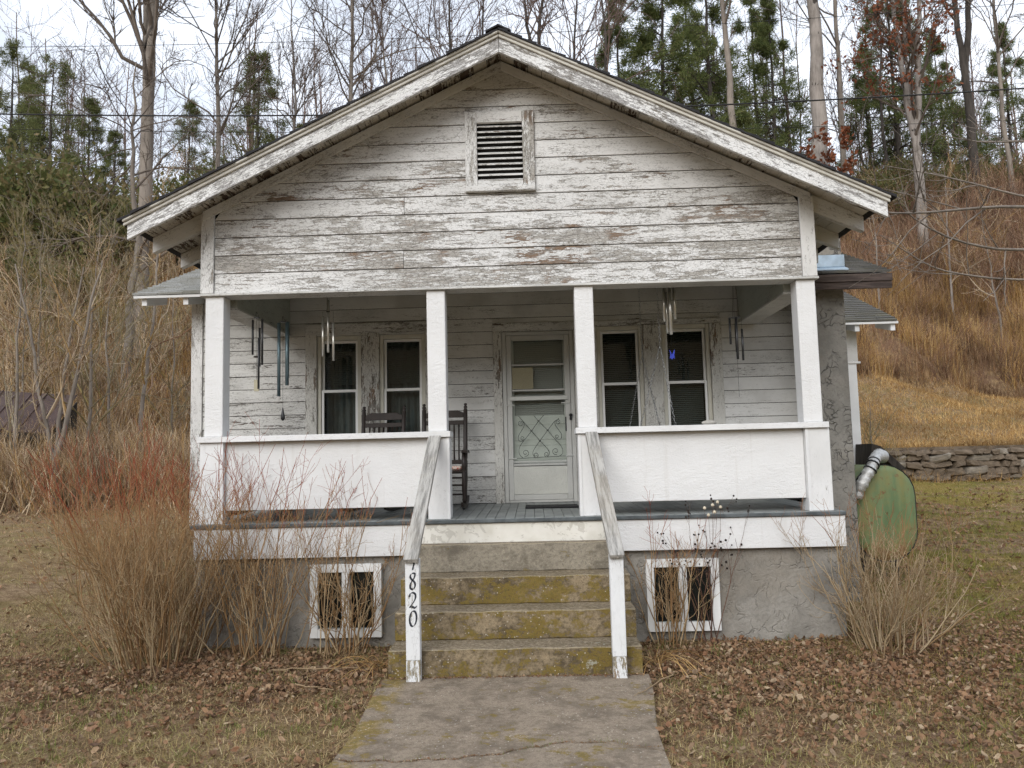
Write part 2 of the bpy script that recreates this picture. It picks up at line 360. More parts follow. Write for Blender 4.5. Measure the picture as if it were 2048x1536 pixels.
def shingle_grey(name, a, b):
    g = G(name); v = g.obj(); r = g('NewGeometry', out=8)
    c = g.mix(r, a, b); n = g.noise(v, 90, 3); n2 = g.noise(v, 2, 4)
    c = g.mix(g.step(n, 0.4, 0.7), c, tuple(x*0.6 for x in a)); c = g.mix(g.math('MULTIPLY', g.step(n2, 0.42, 0.7), 0.5), c, (0.14, 0.13, 0.08))
    return g.done(c, 0.95, g.bump(n, 0.5, 0.004))
M['shingle_pale'] = shingle_grey('pale_grey_shingle', (0.40, 0.40, 0.385), (0.30, 0.305, 0.295))
M['shingle_moss'] = shingle_grey('mossy_grey_shingle', (0.15, 0.145, 0.135), (0.10, 0.098, 0.092))
M['flashing'] = plain('blue_grey_sheet_metal', (0.50, 0.60, 0.68), 0.35, 0.3, 6, 0.2, 9, metal=0.75, spec=0.5)
M['aluminium'] = plain('grey_green_storm_door_paint', (0.49, 0.49, 0.465), 0.42, 0.12, 4, 0.03, 50, metal=0.15)
M['alu_bright'] = plain('pale_aluminium', (0.52, 0.53, 0.50), 0.35, 0.1, 4, 0.03, 50, metal=0.3)
M['kick'] = plain('embossed_kick_plate', (0.52, 0.52, 0.475), 0.45, 0.1, 6, 0.9, 60, metal=0.1, dist=0.004)
M['inner_door'] = plain('pale_green_inner_door', (0.57, 0.585, 0.555), 0.55, 0.08, 4, 0.05)
M['blind'] = plain('grey_blind_slats', (0.42, 0.43, 0.41), 0.6, 0.05)
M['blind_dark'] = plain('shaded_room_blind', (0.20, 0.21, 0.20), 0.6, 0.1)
M['curtain'] = plain('grey_net_curtain', (0.22, 0.23, 0.23), 0.9, 0.2, 8, 0.3, 20)
M['paper'] = plain('tan_paper_notice', (0.42, 0.36, 0.26), 0.8, 0.12, 5, 0.02)
M['iron'] = plain('black_iron', (0.03, 0.03, 0.032), 0.45, 0.2, 20, 0.1, 60, metal=0.6)
M['grille'] = plain('dark_grille_wire', (0.085, 0.095, 0.085), 0.5, 0.2, 20, 0.05, 60, metal=0.3)
M['steel'] = plain('galvanised_chain_steel', (0.42, 0.43, 0.44), 0.35, 0.3, 30, 0.1, 60, metal=0.9)
M['chime_dark'] = plain('dark_chime_tube', (0.06, 0.06, 0.062), 0.4, 0.3, 12, 0.05, 60, metal=0.6)
M['chime_blue'] = plain('blue_green_chime_tube', (0.14, 0.2, 0.22), 0.4, 0.3, 12, 0.05, 60, metal=0.5)
M['chime_silver'] = plain('silver_chime_tube', (0.66, 0.64, 0.58), 0.3, 0.2, 8, 0.03, 60, metal=0.75)
M['blue'] = plain('bright_blue_plastic', (0.025, 0.045, 0.36), 0.4, 0.1, 10, 0.02)
M['straw_card'] = plain('faded_straw_sail', (0.50, 0.46, 0.33), 0.8, 0.15, 20, 0.05)
M['chair'] = plain('dark_brown_chair_stain', (0.034, 0.025, 0.021), 0.42, 0.35, 8, 0.15, 40)
M['swing'] = plain('dark_swing_wood', (0.07, 0.05, 0.04), 0.6, 0.35, 8, 0.2, 40)
def cushion():
    g = G('red_patterned_cushion'); v = g.obj()
    w = g('TexVoronoi', {'Vector': v, 'Scale': 45.0}, feature='F1')
    return g.done(g.mix(g.step(w, 0.3, 0.45), (0.45, 0.10, 0.07), (0.62, 0.5, 0.42)), 0.9)
M['cushion'] = cushion()
M['mat'] = plain('black_rubber_mat', (0.02, 0.02, 0.021), 0.8, 0.3, 15, 0.8, 120)
M['stone'] = plain('pale_grey_stone', (0.42, 0.40, 0.36), 0.85, 0.25, 10, 0.5, 50)
def tank():
    g = G('rusting_green_tank_paint'); v = g.obj(False)
    n = g.noise(g.scale(v, (1, 1, 0.55)), 3.2, 6, 0.65); n2 = g.noise(v, 14, 6, 0.7); n3 = g.noise(g.scale(v, (3, 3, 0.4)), 4, 4)
    z = g('SeparateXYZ', {0: g('TexCoord', out=3)}, out=2)
    c = g.mix(g.step(n3, 0.3, 0.7), (0.10, 0.15, 0.068), (0.15, 0.20, 0.095))
    low = g.math('MULTIPLY', g.step(z, 0.62, 0.35), 0.16)
    c = g.mix(g.math('MULTIPLY', g.step(g.math('ADD', n, low), 0.46, 0.64), 0.75), c, (0.20, 0.175, 0.06))
    c = g.mix(g.math('MULTIPLY', g.step(g.math('ADD', n2, low), 0.57, 0.68), 0.85), c, (0.16, 0.075, 0.035))
    return g.done(c, 0.55, g.bump(n2, 0.25, 0.004))
M['tank'] = tank()
M['foil'] = plain('crumpled_foil_wrap', (0.62, 0.62, 0.605), 0.5, 0.3, 30, 1.0, 45, metal=0.7, dist=0.012)
M['maroon'] = plain('maroon_metal_roof', (0.078, 0.046, 0.038), 0.5, 0.25, 3, 0.1, 30, metal=0.2)
M['shed_wood'] = weathered('blackened_shed_boards', (0.045, 0.038, 0.032), (6, 6, 1))
M['green_base'] = plain('green_painted_base', (0.12, 0.15, 0.06), 0.7, 0.3, 5, 0.2, 40)
M['rubble'] = plain('lichened_rubble_stone', (0.17, 0.13, 0.092), 0.92, 0.5, 4, 0.8, 25)
M['rubble_pale'] = plain('pale_rubble_stone', (0.27, 0.235, 0.19), 0.92, 0.4, 4, 0.8, 25)
M['wire'] = plain('black_cable', (0.02, 0.02, 0.02), 0.7, 0.1)
M['paint_black'] = plain('black_lettering_paint', (0.018, 0.02, 0.03), 0.5, 0.1)
def glass(name, tint, base=0.035, k=0.75):
    g = G(name)
    fa = g('LayerWeight', {'Blend': 0.5}, out=1); tr = g('BsdfTransparent', {'Color': tint}); gl = g('BsdfGlossy', {'Roughness': 0.02, 'Color': (0.92, 0.95, 0.93)})
    f = g.math('MULTIPLY_ADD', g.math('POWER', fa, 5.0), k, base, clamp=True)
    g.t.links.new(g('MixShader', {0: f, 1: tr, 2: gl}), g.out.inputs['Surface']); return g.m
M['glass'] = glass('window_glass', (0.60, 0.65, 0.63))
M['glass_door'] = glass('storm_door_glass', (0.90, 0.93, 0.90), 0.03)

# vegetation
M['bark_grey'] = bark('grey_brown_bark', (0.21, 0.18, 0.15), (0.12, 0.10, 0.083))
M['bark_pale'] = bark('pale_sycamore_bark', (0.265, 0.235, 0.21), (0.15, 0.13, 0.112), (0.045, 0.036, 0.03))
M['bark_dark'] = bark('dark_bark', (0.065, 0.055, 0.047), (0.035, 0.03, 0.026))
M['twig_grey'] = island('grey_twigs', [(0.10, 0.082, 0.066), (0.15, 0.12, 0.095), (0.075, 0.06, 0.05)])
M['twig_red'] = island('reddish_far_twigs', [(0.12, 0.085, 0.07), (0.16, 0.11, 0.09), (0.09, 0.07, 0.06)])
M['needle'] = island('pine_needles', [(0.12, 0.14, 0.05), (0.18, 0.195, 0.07), (0.08, 0.10, 0.04), (0.24, 0.23, 0.09)], 0.7, 0.45)
M['needle_dark'] = island('hemlock_needles', [(0.12, 0.155, 0.055), (0.18, 0.21, 0.07), (0.08, 0.105, 0.04), (0.25, 0.25, 0.095)], 0.7, 0.45)
M['laurel'] = island('laurel_leaves', [(0.08, 0.10, 0.035), (0.13, 0.14, 0.045), (0.17, 0.155, 0.06), (0.20, 0.15, 0.075), (0.10, 0.115, 0.04)], 0.6, 0.35)
M['rust_leaf'] = island('rust_oak_leaves', [(0.19, 0.07, 0.035), (0.27, 0.10, 0.05), (0.15, 0.06, 0.035)], 0.8, 0.35)
M['brush'] = island('thicket_stems', [(0.19, 0.135, 0.08), (0.27, 0.205, 0.13), (0.10, 0.07, 0.045), (0.30, 0.20, 0.075), (0.36, 0.295, 0.215), (0.47, 0.41, 0.32), (0.20, 0.115, 0.07), (0.075, 0.055, 0.04)], patch=(0.35, (0.85, 0.8, 0.76), (1.4, 1.3, 1.15)))
M['brush_red'] = island('red_brown_brush_stems', [(0.20, 0.115, 0.075), (0.14, 0.085, 0.06), (0.27, 0.175, 0.115), (0.34, 0.26, 0.18), (0.10, 0.065, 0.048), (0.23, 0.13, 0.08)], patch=(0.45, (0.7, 0.64, 0.62), (1.35, 1.25, 1.15)))
M['gold_twig'] = island('golden_twigs', [(0.25, 0.19, 0.06), (0.19, 0.15, 0.07), (0.28, 0.24, 0.17), (0.13, 0.105, 0.06)])
M['dry_grass'] = island('dry_orange_grass', [(0.31, 0.22, 0.13), (0.44, 0.33, 0.20), (0.21, 0.135, 0.088), (0.28, 0.18, 0.10), (0.14, 0.095, 0.068)], 0.85, 0.3, patch=(0.7, (0.5, 0.42, 0.40), (1.5, 1.42, 1.3)))
M['tan_grass'] = island('tan_hillside_grass', [(0.46, 0.30, 0.12), (0.54, 0.385, 0.19), (0.36, 0.21, 0.08), (0.27, 0.165, 0.075)], 0.85, 0.3, patch=(0.4, (0.7, 0.66, 0.62), (1.3, 1.3, 1.25)))
M['lawn_blade'] = island('winter_lawn_blades', [(0.48, 0.37, 0.23), (0.35, 0.25, 0.15), (0.24, 0.22, 0.08), (0.56, 0.46, 0.31), (0.24, 0.155, 0.09), (0.43, 0.32, 0.19), (0.18, 0.115, 0.07)], 0.85, 0.25, patch=(1.6, (0.80, 0.88, 0.62), (1.2, 1.12, 1.05)))
M['lawn_blade_moss'] = island('mossy_lawn_blades', [(0.36, 0.28, 0.14), (0.26, 0.225, 0.075), (0.22, 0.215, 0.06), (0.42, 0.34, 0.19), (0.26, 0.175, 0.09), (0.30, 0.25, 0.07)], 0.85, 0.25, patch=(0.9, (0.78, 0.88, 0.5), (1.2, 1.05, 0.98)))
M['green_tuft'] = island('green_tuft_blades', [(0.10, 0.15, 0.03), (0.16, 0.19, 0.05), (0.22, 0.21, 0.06)], 0.8, 0.25)
M['leaf'] = island('fallen_oak_leaves', [(0.18, 0.10, 0.055), (0.29, 0.17, 0.09), (0.10, 0.058, 0.036), (0.37, 0.25, 0.15), (0.21, 0.105, 0.055), (0.25, 0.14, 0.075), (0.13, 0.078, 0.046), (0.46, 0.35, 0.23)], 0.75, 0.15, spec=0.35)
M['shrub'] = island('red_tipped_shrub_stems', [(0.34, 0.235, 0.125), (0.44, 0.34, 0.21), (0.22, 0.14, 0.07), (0.30, 0.175, 0.075), (0.17, 0.10, 0.055)], tip=((0.26, 0.055, 0.026), 0.52, 0.95, (0.34, 0.21, 0.10)))
M['shrub_tan'] = island('tan_shrub_stems', [(0.33, 0.24, 0.135), (0.43, 0.34, 0.22), (0.23, 0.155, 0.085), (0.28, 0.18, 0.085)], tip=((0.27, 0.12, 0.055), 0.6, 1.0))
M['weed'] = island('brown_weed_stems', [(0.10, 0.055, 0.04), (0.15, 0.08, 0.055)])
M['seed'] = plain('dark_seed_heads', (0.03, 0.022, 0.018), 0.9, 0.3)
M['fluff'] = plain('pale_seed_fluff', (0.62, 0.55, 0.42), 0.95, 0.2)

def ground_mat():
    g = G('winter_lawn_and_hillside'); v = g.obj(False)
    hill = g('Attribute', attribute_type='GEOMETRY', attribute_name='hill', out=2); litter = g('Attribute', attribute_type='GEOMETRY', attribute_name='litter', out=2)
    n = g.noise(v, 0.55, 5, 0.6); n2 = g.noise(v, 7, 6, 0.7); n3 = g.noise(v, 45, 4, 0.7); n4 = g.noise(v, 1.7, 5, 0.65)
    c = g.mix(g.step(n2, 0.35, 0.65), (0.34, 0.25, 0.15), (0.19, 0.125, 0.075))
    moss = g('Attribute', attribute_type='GEOMETRY', attribute_name='moss', out=2)
    c = g.mix(g.math('MULTIPLY', g.step(n4, 0.46, 0.58), g.math('MULTIPLY_ADD', moss, 0.6, 0.3)), c, g.mix(g.step(n3, 0.35, 0.65), (0.125, 0.135, 0.03), (0.17, 0.145, 0.03)))
    c = g.mix(g.math('MULTIPLY', g.step(n, 0.46, 0.60), g.math('MULTIPLY_ADD', moss, 0.65, 0.15)), c, (0.25, 0.195, 0.05))
    c = g.mix(g.math('MULTIPLY', litter, g.step(n2, 0.28, 0.55)), c, g.mix(g.step(n3, 0.35, 0.65), (0.12, 0.058, 0.038), (0.075, 0.042, 0.028)))
    c = g.mix(g.step(n3, 0.42, 0.66), c, (0.55, 0.5, 0.45), 'MULTIPLY')
    hc = g.mix(g.step(n2, 0.38, 0.62), (0.29, 0.20, 0.11), (0.14, 0.09, 0.055)); hc = g.mix(g.step(n4, 0.45, 0.60), hc, (0.16, 0.095, 0.062))
    c = g.mix(hill, c, hc)
    return g.done(c, 0.95, g.bump(g.math('MULTIPLY_ADD', n2, 1.5, n3), 0.8, 0.03), spec=0.1)
M['ground'] = ground_mat()

# ---------------------------------------------------------------- terrain
def sstep(a, b, x): t = np.clip((np.asarray(x, float)-a)/(b-a), 0, 1); return t*t*(3-2*t)
def ground_z(x, y):
    x = np.asarray(x, float); y = np.asarray(y, float)
    lawn = 0.064*np.clip(y-0.6, 0, 14)*sstep(0.3, 3, y)
    right = lawn + 0.80*sstep(14.02, 14.25, y) + 0.235*np.clip(y-14.3, 0, 8.2)
    right = right + 0.80*np.clip(y-22.0, 0, 14)*sstep(21.5, 24.5, y) + 0.18*np.clip(y-36, 0, 200)
    left = lawn + 0.70*np.clip(y-16.5, 0, 20)*sstep(16, 19, y) + 0.18*np.clip(y-36.5, 0, 200)
    w = sstep(-4, 7, x)
    z = left*(1-w) + right*w
    far = sstep(16, 24, y)
    z = z + far*(0.5*np.sin(x*0.31+y*0.17) + 0.35*np.sin(x*0.73-y*0.41+1.3) + 0.2*np.sin(x*1.7+y*1.1))
    near = sstep(1.2, 2.5, np.maximum(np.abs(x)/1.3, np.abs(y+2)/3.5))*(1-far)
    z = z + near*(0.018*np.sin(x*2.1+y*1.3) + 0.014*np.sin(x*4.3-y*3.1+0.6))
    z = z + 0.34*np.clip(-30-y, 0, 70)          # unseen hill added behind the camera to darken window reflections
    return z - 0.012*(y < 13)

xs = np.unique(np.concatenate([np.linspace(-140, -30, 24), np.linspace(-30, -7, 60), np.linspace(-7, 7, 130), np.linspace(7, 30, 60), np.linspace(30, 140, 24)]))
ys = np.unique(np.concatenate([np.linspace(-90, -8, 24), np.linspace(-8, 3, 100), np.linspace(3, 13.9, 45), [14.0, 14.06, 14.12, 14.18, 14.25, 14.35], np.linspace(14.6, 45, 90), np.linspace(46, 200, 24)]))
XX, YY = np.meshgrid(xs, ys); ZZ = ground_z(XX, YY)
nx, ny = len(xs), len(ys)
gi = (np.arange(ny-1)[:, None]*nx + np.arange(nx-1)[None, :])
GF = np.stack([gi, gi+1, gi+1+nx, gi+nx], -1).reshape(-1, 4)
def litter_at(x, y):
    """how thick the fallen leaves lie: in the beds before the house and by the steps"""
    a = np.exp(-((x+2.5)/2.1)**2 - ((y+0.95)/1.0)**2); b = np.exp(-((x-1.9)/1.2)**2 - ((y+1.0)/1.0)**2); c = 0.75*np.exp(-((x-3.4)/1.7)**2 - ((y+0.8)/1.3)**2)
    d = 0.38*np.exp(-((x-2.2)/1.8)**2 - ((y+2.2)/1.0)**2) + 0.16*(y < 1) + 0.20*(x > 3.0)*(y > -1)*(y < 10) + 0.12*np.sin(x*3.1+y*2.3)*np.sin(y*4.1-x*1.7)*(y < 1); e = 0.8*np.exp(-((y-14.5-0.1*x)/2.2)**2)*(x < -4)
    pt = 0.78 + 0.30*np.sin(x*2.9+1.1*np.sin(y*2.3))*np.sin(y*3.7+0.8*np.sin(x*1.9)) + 0.18*np.sin(x*7.1-y*5.3)
    return np.clip((a+b+c+d+e)*np.clip(pt, 0.15, 1.15), 0, 1)
hillw = sstep(13.8, 15.5, YY)*(XX < 6) + sstep(21.0, 24, YY)*(XX >= 6)
ground = npobj('ground', np.stack([XX, YY, ZZ], -1).reshape(-1, 3), GF, M['ground'], smooth=True,
               attrs={'moss': sstep(1.5, 4.5, XX + 0.25*YY)*(YY < 13.95), 'hill': hillw, 'litter': litter_at(XX, YY)})
tag(ground, kind='structure')

# concrete front walk: two slabs, broken along a wandering crack
def walk_slab(name, front, back, mat):
    n = 60; u = np.linspace(0, 1, n)
    top = []; 
    fx = [(-1.02 + 2.05*t) for t in u]
    F_ = np.array([[x, front(x), 0.02] for x in fx]); B_ = np.array([[x, back(x), 0.02] for x in fx])
    k = 10; rows = [F_*(1-j/k) + B_*(j/k) for j in range(k+1)]
    V = np.concatenate(rows + [np.concatenate([F_, B_])*[1, 1, 0] + [0, 0, -0.12]])
    a = (np.arange(k)[:, None]*n + np.arange(n-1)[None, :]).reshape(-1)
    F = [np.stack([a, a+1, a+1+n, a+n], 1)]
    b0 = (k+1)*n; i = np.arange(n-1)
    F.append(np.stack([b0+i, b0+i+1, i+1, i], 1)); F.append(np.stack([k*n+i, k*n+i+1, b0+n+i+1, b0+n+i], 1))
    e0 = [[j*n, (j+1)*n, b0+n, b0] if j == 0 else [j*n, (j+1)*n, b0+n, b0] for j in range(k)]
    e1 = [[(j+1)*n+n-1, j*n+n-1, b0+n-1, b0+2*n-1] for j in range(k)]
    F.append(np.array(e0)); F.append(np.array(e1))
    V[:, 0] += 0.02*np.sin(V[:, 1]*3.1)*np.sign(V[:, 0])*(np.abs(V[:, 0]) > 0.99)
    V[:, 0] *= np.where(V[:, 0] > 0, 1 - 0.13*np.clip((-1.24-V[:, 1])/1.8, 0, 1.1), 1.0)
    o = npobj(name, V, np.concatenate(F), mat); return o
def crack(x): return -2.93 + 0.055*math.sin(x*3.0+0.4) + 0.17*(1/(1+math.exp(-(x-0.12)*9))) - 0.10*(1/(1+math.exp(-(x-0.70)*10))) + 0.012*math.sin(x*23) + 0.008*math.sin(x*51+1)
w1 = walk_slab('front_walk', lambda x: crack(x)+0.006, lambda x: -1.24, M['walk']); tag(w1, kind='structure')
w2 = walk_slab('front_walk', lambda x: -6.5, lambda x: crack(x)-0.006, M['walk']); tag(w2, kind='structure'); w2.location.z = -0.003

# ---------------------------------------------------------------- the house
rnd = random.Random(5)
H = empty('cottage'); tag(H, 'one-storey white cottage with peeling paint, front gable and open porch', 'house')
XA, ZA, SL = -0.035, 5.755, 0.484               # porch roof: apex, top of shingles, slope
TH = math.atan(SL)
def rake(x, drop=0.0): return ZA - drop - SL*abs(x-XA)
ZF, ZFL, ZCAP = 3.405, 1.165, 2.0               # bottom of gable wall, porch floor, top of rail cap

# foundation
box('foundation', -3.03, 3.07, 0.015, 2.2, -0.3, 0.86, M['grey_stucco'], H, 0.01)
box('house_foundation', -3.95, 3.85, 2.08, 8.4, -0.3, 1.1, M['grey_stucco'], H, 0.01)

# gable wall boards, each one a board of its own, split at the louvre and at butt joints
def lap(name, x00, x10, x01, x11, z0, z1, y, mat, parent, wear, proud=0.014, th=0.016):
    g_ = 0.0025
    V = [[x00, y-proud, z0+g_], [x10, y-proud, z0+g_], [x10, y+th-proud, z0+g_], [x00, y+th-proud, z0+g_],
         [x01, y-0.003, z1-g_], [x11, y-0.003, z1-g_], [x11, y+th-0.003, z1-g_], [x01, y+th-0.003, z1-g_]]
    return hexa(name, V, mat, parent, 0.0022, wear)
VX0, VX1, VZ0, VZ1 = -0.405, 0.280, 4.345, 5.155      # louvre outer frame
courses = [ZF, 3.605] + [3.605 + 0.1795*k for k in range(1, 13)]
def gx(z): return max(0.02, (ZA-0.10-z)/SL)          # half width of the gable at height z
for i in range(len(courses)-1):
    z0, z1 = courses[i], courses[i+1]
    if z0 > ZA-0.16: break
    l0, r0 = max(-2.905, XA-gx(z0)), min(2.835, XA+gx(z0)); l1, r1 = max(-2.905, XA-gx(z1)), min(2.835, XA+gx(z1))
    cuts = []
    if i in (1, 4, 5, 7): cuts = [rnd.uniform(-1.7, -0.8)] if i % 2 else [rnd.uniform(0.6, 1.9)]
    if i == 4: cuts = [-1.02]
    segs = []
    if z1 > VZ0+0.02 and z0 < VZ1-0.02: segs = [(l0, VX0, l1, VX0), (VX1, r0, VX1, r1)]
    elif cuts: segs = [(l0, cuts[0]-0.002, l1, cuts[0]-0.002), (cuts[0]+0.002, r0, cuts[0]+0.002, r1)]
    else: segs = [(l0, r0, l1, r1)]
    if z1 > VZ0+0.02 and z0 < VZ0-0.006: lap('siding_board', VX0, VX1, VX0, VX1, z0, VZ0-0.004, 0.0, M['siding'], H, 0.5)
    if z1 > VZ1+0.006 and z0 < VZ1-0.02: lap('siding_board', VX0, VX1, VX0, VX1, VZ1+0.001, z1, 0.0, M['siding'], H, 0.45)
    for s in segs:
        wr_ = 0.61 - 0.020*i + rnd.uniform(-0.05, 0.06) + (0.06 if i in (1, 2, 3) else 0)
        lap('siding_board', s[0], s[1], s[2], s[3], z0, z1, 0.0, M['siding'], H, max(0.34, wr_+0.01))
prism('gable_sheathing', [(-2.95, ZF+0.03), (2.90, ZF+0.03), (2.90, rake(2.90, 0.12)), (XA, ZA-0.12), (-2.95, rake(-2.95, 0.12))], 0.020, 0.06, M['dark'], H)  # sheathing coloured near-black so board gaps read as shade
# corner boards and the frieze boards under the rake
for x0, x1 in ((-3.035, -2.907), (2.837, 2.975)):
    prism('corner_board', [(x0, ZF+0.002), (x1, ZF+0.002), (x1, rake(x1, 0.11)), (x0, rake(x0, 0.11))], -0.034, 0.0, M['trim_z'], H, 0, 0.003, 0.36 if x0 < 0 else 0.30)
for sg in (-1, 1):
    xe = XA + sg*2.98
    prism('rake_frieze', [(XA+sg*0.002, ZA-0.085), (xe, rake(xe, 0.085)), (xe, rake(xe, 0.175)), (XA+sg*0.002, ZA-0.175)], -0.046, -0.0155, M['siding'], H, sg*-TH, 0.002, 0.34)
# louvred vent
LV = empty('gable_vent', (0, 0, 0), 0, H)
box('casing', VX0, VX0+0.117, -0.045, 0.0, VZ0+0.055, VZ1, M['trim_z'], LV, 0.003, 0.60)
box('casing', VX1-0.117, VX1, -0.045, 0.0, VZ0+0.055, VZ1, M['trim_z'], LV, 0.003, 0.72)
box('casing', VX0+0.118, VX1-0.118, -0.044, 0.0, VZ1-0.11, VZ1, M['siding'], LV, 0.003, 0.48)
box('sill', VX0, VX1, -0.065, 0.0, VZ0-0.005, VZ0+0.052, M['siding'], LV, 0.004, 0.46)
box('sill', VX0+0.118, VX1-0.118, -0.043, 0.0, VZ0+0.054, VZ0+0.10, M['siding'], LV, 0.003, 0.44)
box('back_panel', VX0+0.05, VX1-0.05, 0.07, 0.08, VZ0+0.05, VZ1-0.05, M['dark'], LV, 0)
zs = np.linspace(VZ0+0.125, VZ1-0.135, 11)
for z in zs:
    V = boxv(VX0+0.119, VX1-0.119, -0.026, 0.030, -0.007, 0.007); V[:, 2] += z + (V[:, 1]-0.0)*0.55
    hexa('slat', V, M['siding'], LV, 0.002, 0.45 + rnd.uniform(-0.05, 0.12) - 0.02*abs(z-4.7))

# roof edge: bargeboards, crown moulding, shingle courses, soffit planks
XL, XR = XA-3.53, XA+3.53
for sg, xe in ((-1, XL), (1, XR)):
    xi = XA + sg*0.0015; t = -sg*TH
    xb = xe + (0.03 if sg < 0 else -0.02)
    prism('bargeboard', [(xi, ZA-0.070), (xb, rake(xb, 0.070)), (xb, rake(xb, 0.225)), (xi, ZA-0.225)], -0.500, -0.462, M['barge'], H, t, 0.003, 0.66)
    prism('crown_moulding', [(xi, ZA-0.020), (xe, rake(xe, 0.020)), (xe, rake(xe, 0.054)), (xi, ZA-0.054)], -0.545, -0.463, M['cream'], H, t, 0.006)
    prism('crown_moulding', [(xi, ZA-0.055), (xe, rake(xe, 0.055)), (xe, rake(xe, 0.086)), (xi, ZA-0.086)], -0.522, -0.5005, M['cream'], H, t, 0.005)
    # roof planks seen from below, running front to back
    n = 26; step = 3.50/n
    for k in range(n):
        a, b = XA + sg*(k*step+0.003), XA + sg*((k+1)*step-0.003)
        w = 0.62 + rnd.uniform(-0.16, 0.16) - (0.30*max(0, k-14)/12 if sg > 0 else 0) - (0.14 if sg > 0 else 0)
        prism('soffit_board', [(a, rake(a, 0.038)), (b, rake(b, 0.038)), (b, rake(b, 0.060)), (a, rake(a, 0.060))], -0.461, 3.3, M['soffit'], H, 0, 0, w)
    # shingle courses, lapped up the slope, ragged along the rake
    nc = 27; st = 3.62/nc
    for k in range(nc):
        a, b = XA + sg*max(0, 3.575-(k+1)*st-0.03), XA + sg*(3.575-k*st)
        lift = 0.012
        yf = -0.56 + rnd.uniform(-0.012, 0.012)
        prism('shingle_course', [(a, rake(a, 0.034)), (b, rake(b, 0.034-lift*0.2)), (b, rake(b, 0.014-lift)), (a, rake(a, 0.022))], yf, 3.9, M['shingle'], H)
    # rafter tails under the side eaves
    for yt in (0.02, 0.66, 1.28):
        a, b = (2.985 if sg > 0 else -3.04), xe - sg*0.025
        prism('rafter_tail', [(a, rake(a, 0.063)), (b, rake(b, 0.063)), (b, rake(b, 0.215)), (a, rake(a, 0.235))], yt, yt+0.075, M['siding'], H, t, 0.003, 0.25)
prism('ridge_cap', [(XA-0.12, rake(XA-0.12, -0.012)), (XA, ZA+0.016), (XA+0.12, rake(XA+0.12, -0.012)), (XA+0.12, rake(XA+0.12, 0.004)), (XA, ZA), (XA-0.12, rake(XA-0.12, 0.004))], -0.565, 3.9, M['shingle'], H)

# porch: beams, ceiling, floor
box('gable_bottom_trim', -3.04, 2.985, -0.040, 0.20, ZF-0.024, ZF-0.001, M['porch_siding'], H, 0.003, 0.3)
box('front_beam', -2.99, 2.94, 0.061, 0.20, ZF+0.0, 3.78, M['beam'], H, 0.004, 0.25)
for x0, x1 in ((-2.99, -2.76), (2.72, 2.95)):
    box('side_beam', x0, x1, 0.215, 2.0, 3.305, 3.80, M['beam'], H, 0.004, 0.30)
    box('beam_soffit', x0-0.008, x1+0.008, 0.205, 2.0, 3.285, 3.304, M['porch_siding'], H, 0.002, 0.3)
box('porch_ceiling', -2.98, 2.93, 0.2, 2.05, 3.801, 3.82, M['beam'], H, 0, 0.2)
nfb = 66
for k in range(nfb):
    x0 = -3.09 + k*(6.18/nfb)
    zz = rnd.uniform(-0.002, 0.002)
    V = boxv(x0+0.0018, x0+6.18/nfb-0.0018, -0.065, 2.02, ZFL-0.03, ZFL); V[:, 2] += zz + np.where(V[:, 1] > 1, 0.025, 0.0)
    hexa('floorboard', V, M['floor'], H, 0.003)
box('floor_nosing', -3.09, 3.09, -0.085, -0.0665, ZFL-0.040, ZFL-0.004, M['floor_edge'], H, 0.006)
box('floor_joist', -3.06, 3.06, -0.05, 2.0, ZFL-0.14, ZFL-0.034, M['dark'], H, 0)
box('porch_fascia', -3.06, -0.95, -0.062, 0.08, 0.835, ZFL-0.041, M['white_stucco'], H, 0.004)
box('porch_fascia', 0.87, 3.085, -0.062, 0.08, 0.835, ZFL-0.041, M['white_stucco'], H, 0.004)
box('porch_fascia', -0.948, 0.868, -0.058, 0.08, 0.835, ZFL-0.041, M['fascia_chip'], H, 0.004)

# posts and half walls
def post(x0, x1, d, lx0, lx1, ms='fresh'):
    p = empty('porch_post', (0, 0, 0), 0, H)
    box('shaft', x0, x1, -0.002, d, ZCAP+0.001, ZF-0.025, M['white_stucco'], p, 0.006)
    box('pedestal', lx0, lx1, -0.012, d+0.01, ZFL-0.001, ZCAP-0.056, M['post_paint'], p, 0.004, 0.34)
    box('corner_strip', lx1-0.028 if lx0 < 0 else lx0, lx1 if lx0 < 0 else lx0+0.028, -0.019, -0.0125, ZFL, ZCAP-0.057, M['fresh'], p, 0.002)
    return p
post(-2.995, -2.815, 0.18, -3.03, -2.80)
post(-0.815, -0.635, 0.18, -0.825, -0.612)
post(0.628, 0.810, 0.18, 0.620, 0.820)
post(2.775, 2.955, 0.18, 2.775, 3.005)
for x0, x1 in ((-3.05, -0.600), (0.600, 2.995)):
    V = boxv(x0, x1, -0.045, 0.27, ZCAP-0.055, ZCAP)
    hexa('rail_cap', V, M['cap_paint'], H, 0.003, 0.36)
box('half_wall', -2.798, -0.827, 0.045, 0.145, 1.285, ZCAP-0.057, M['white_stucco'], H, 0.004)
box('half_wall', 0.822, 2.773, 0.045, 0.145, 1.285, ZCAP-0.057, M['white_stucco'], H, 0.004)
for sg in (-1, 1):
    box('side_half_wall', min(sg*2.93, sg*2.83), max(sg*2.93, sg*2.83), 0.28, 2.0, 1.285, ZCAP-0.057, M['white_stucco'], H, 0.004)
    box('side_rail_cap', min(sg*3.02, sg*2.76), max(sg*3.02, sg*2.76), 0.275, 2.0, ZCAP-0.055, ZCAP, M['fresh'], H, 0.004)

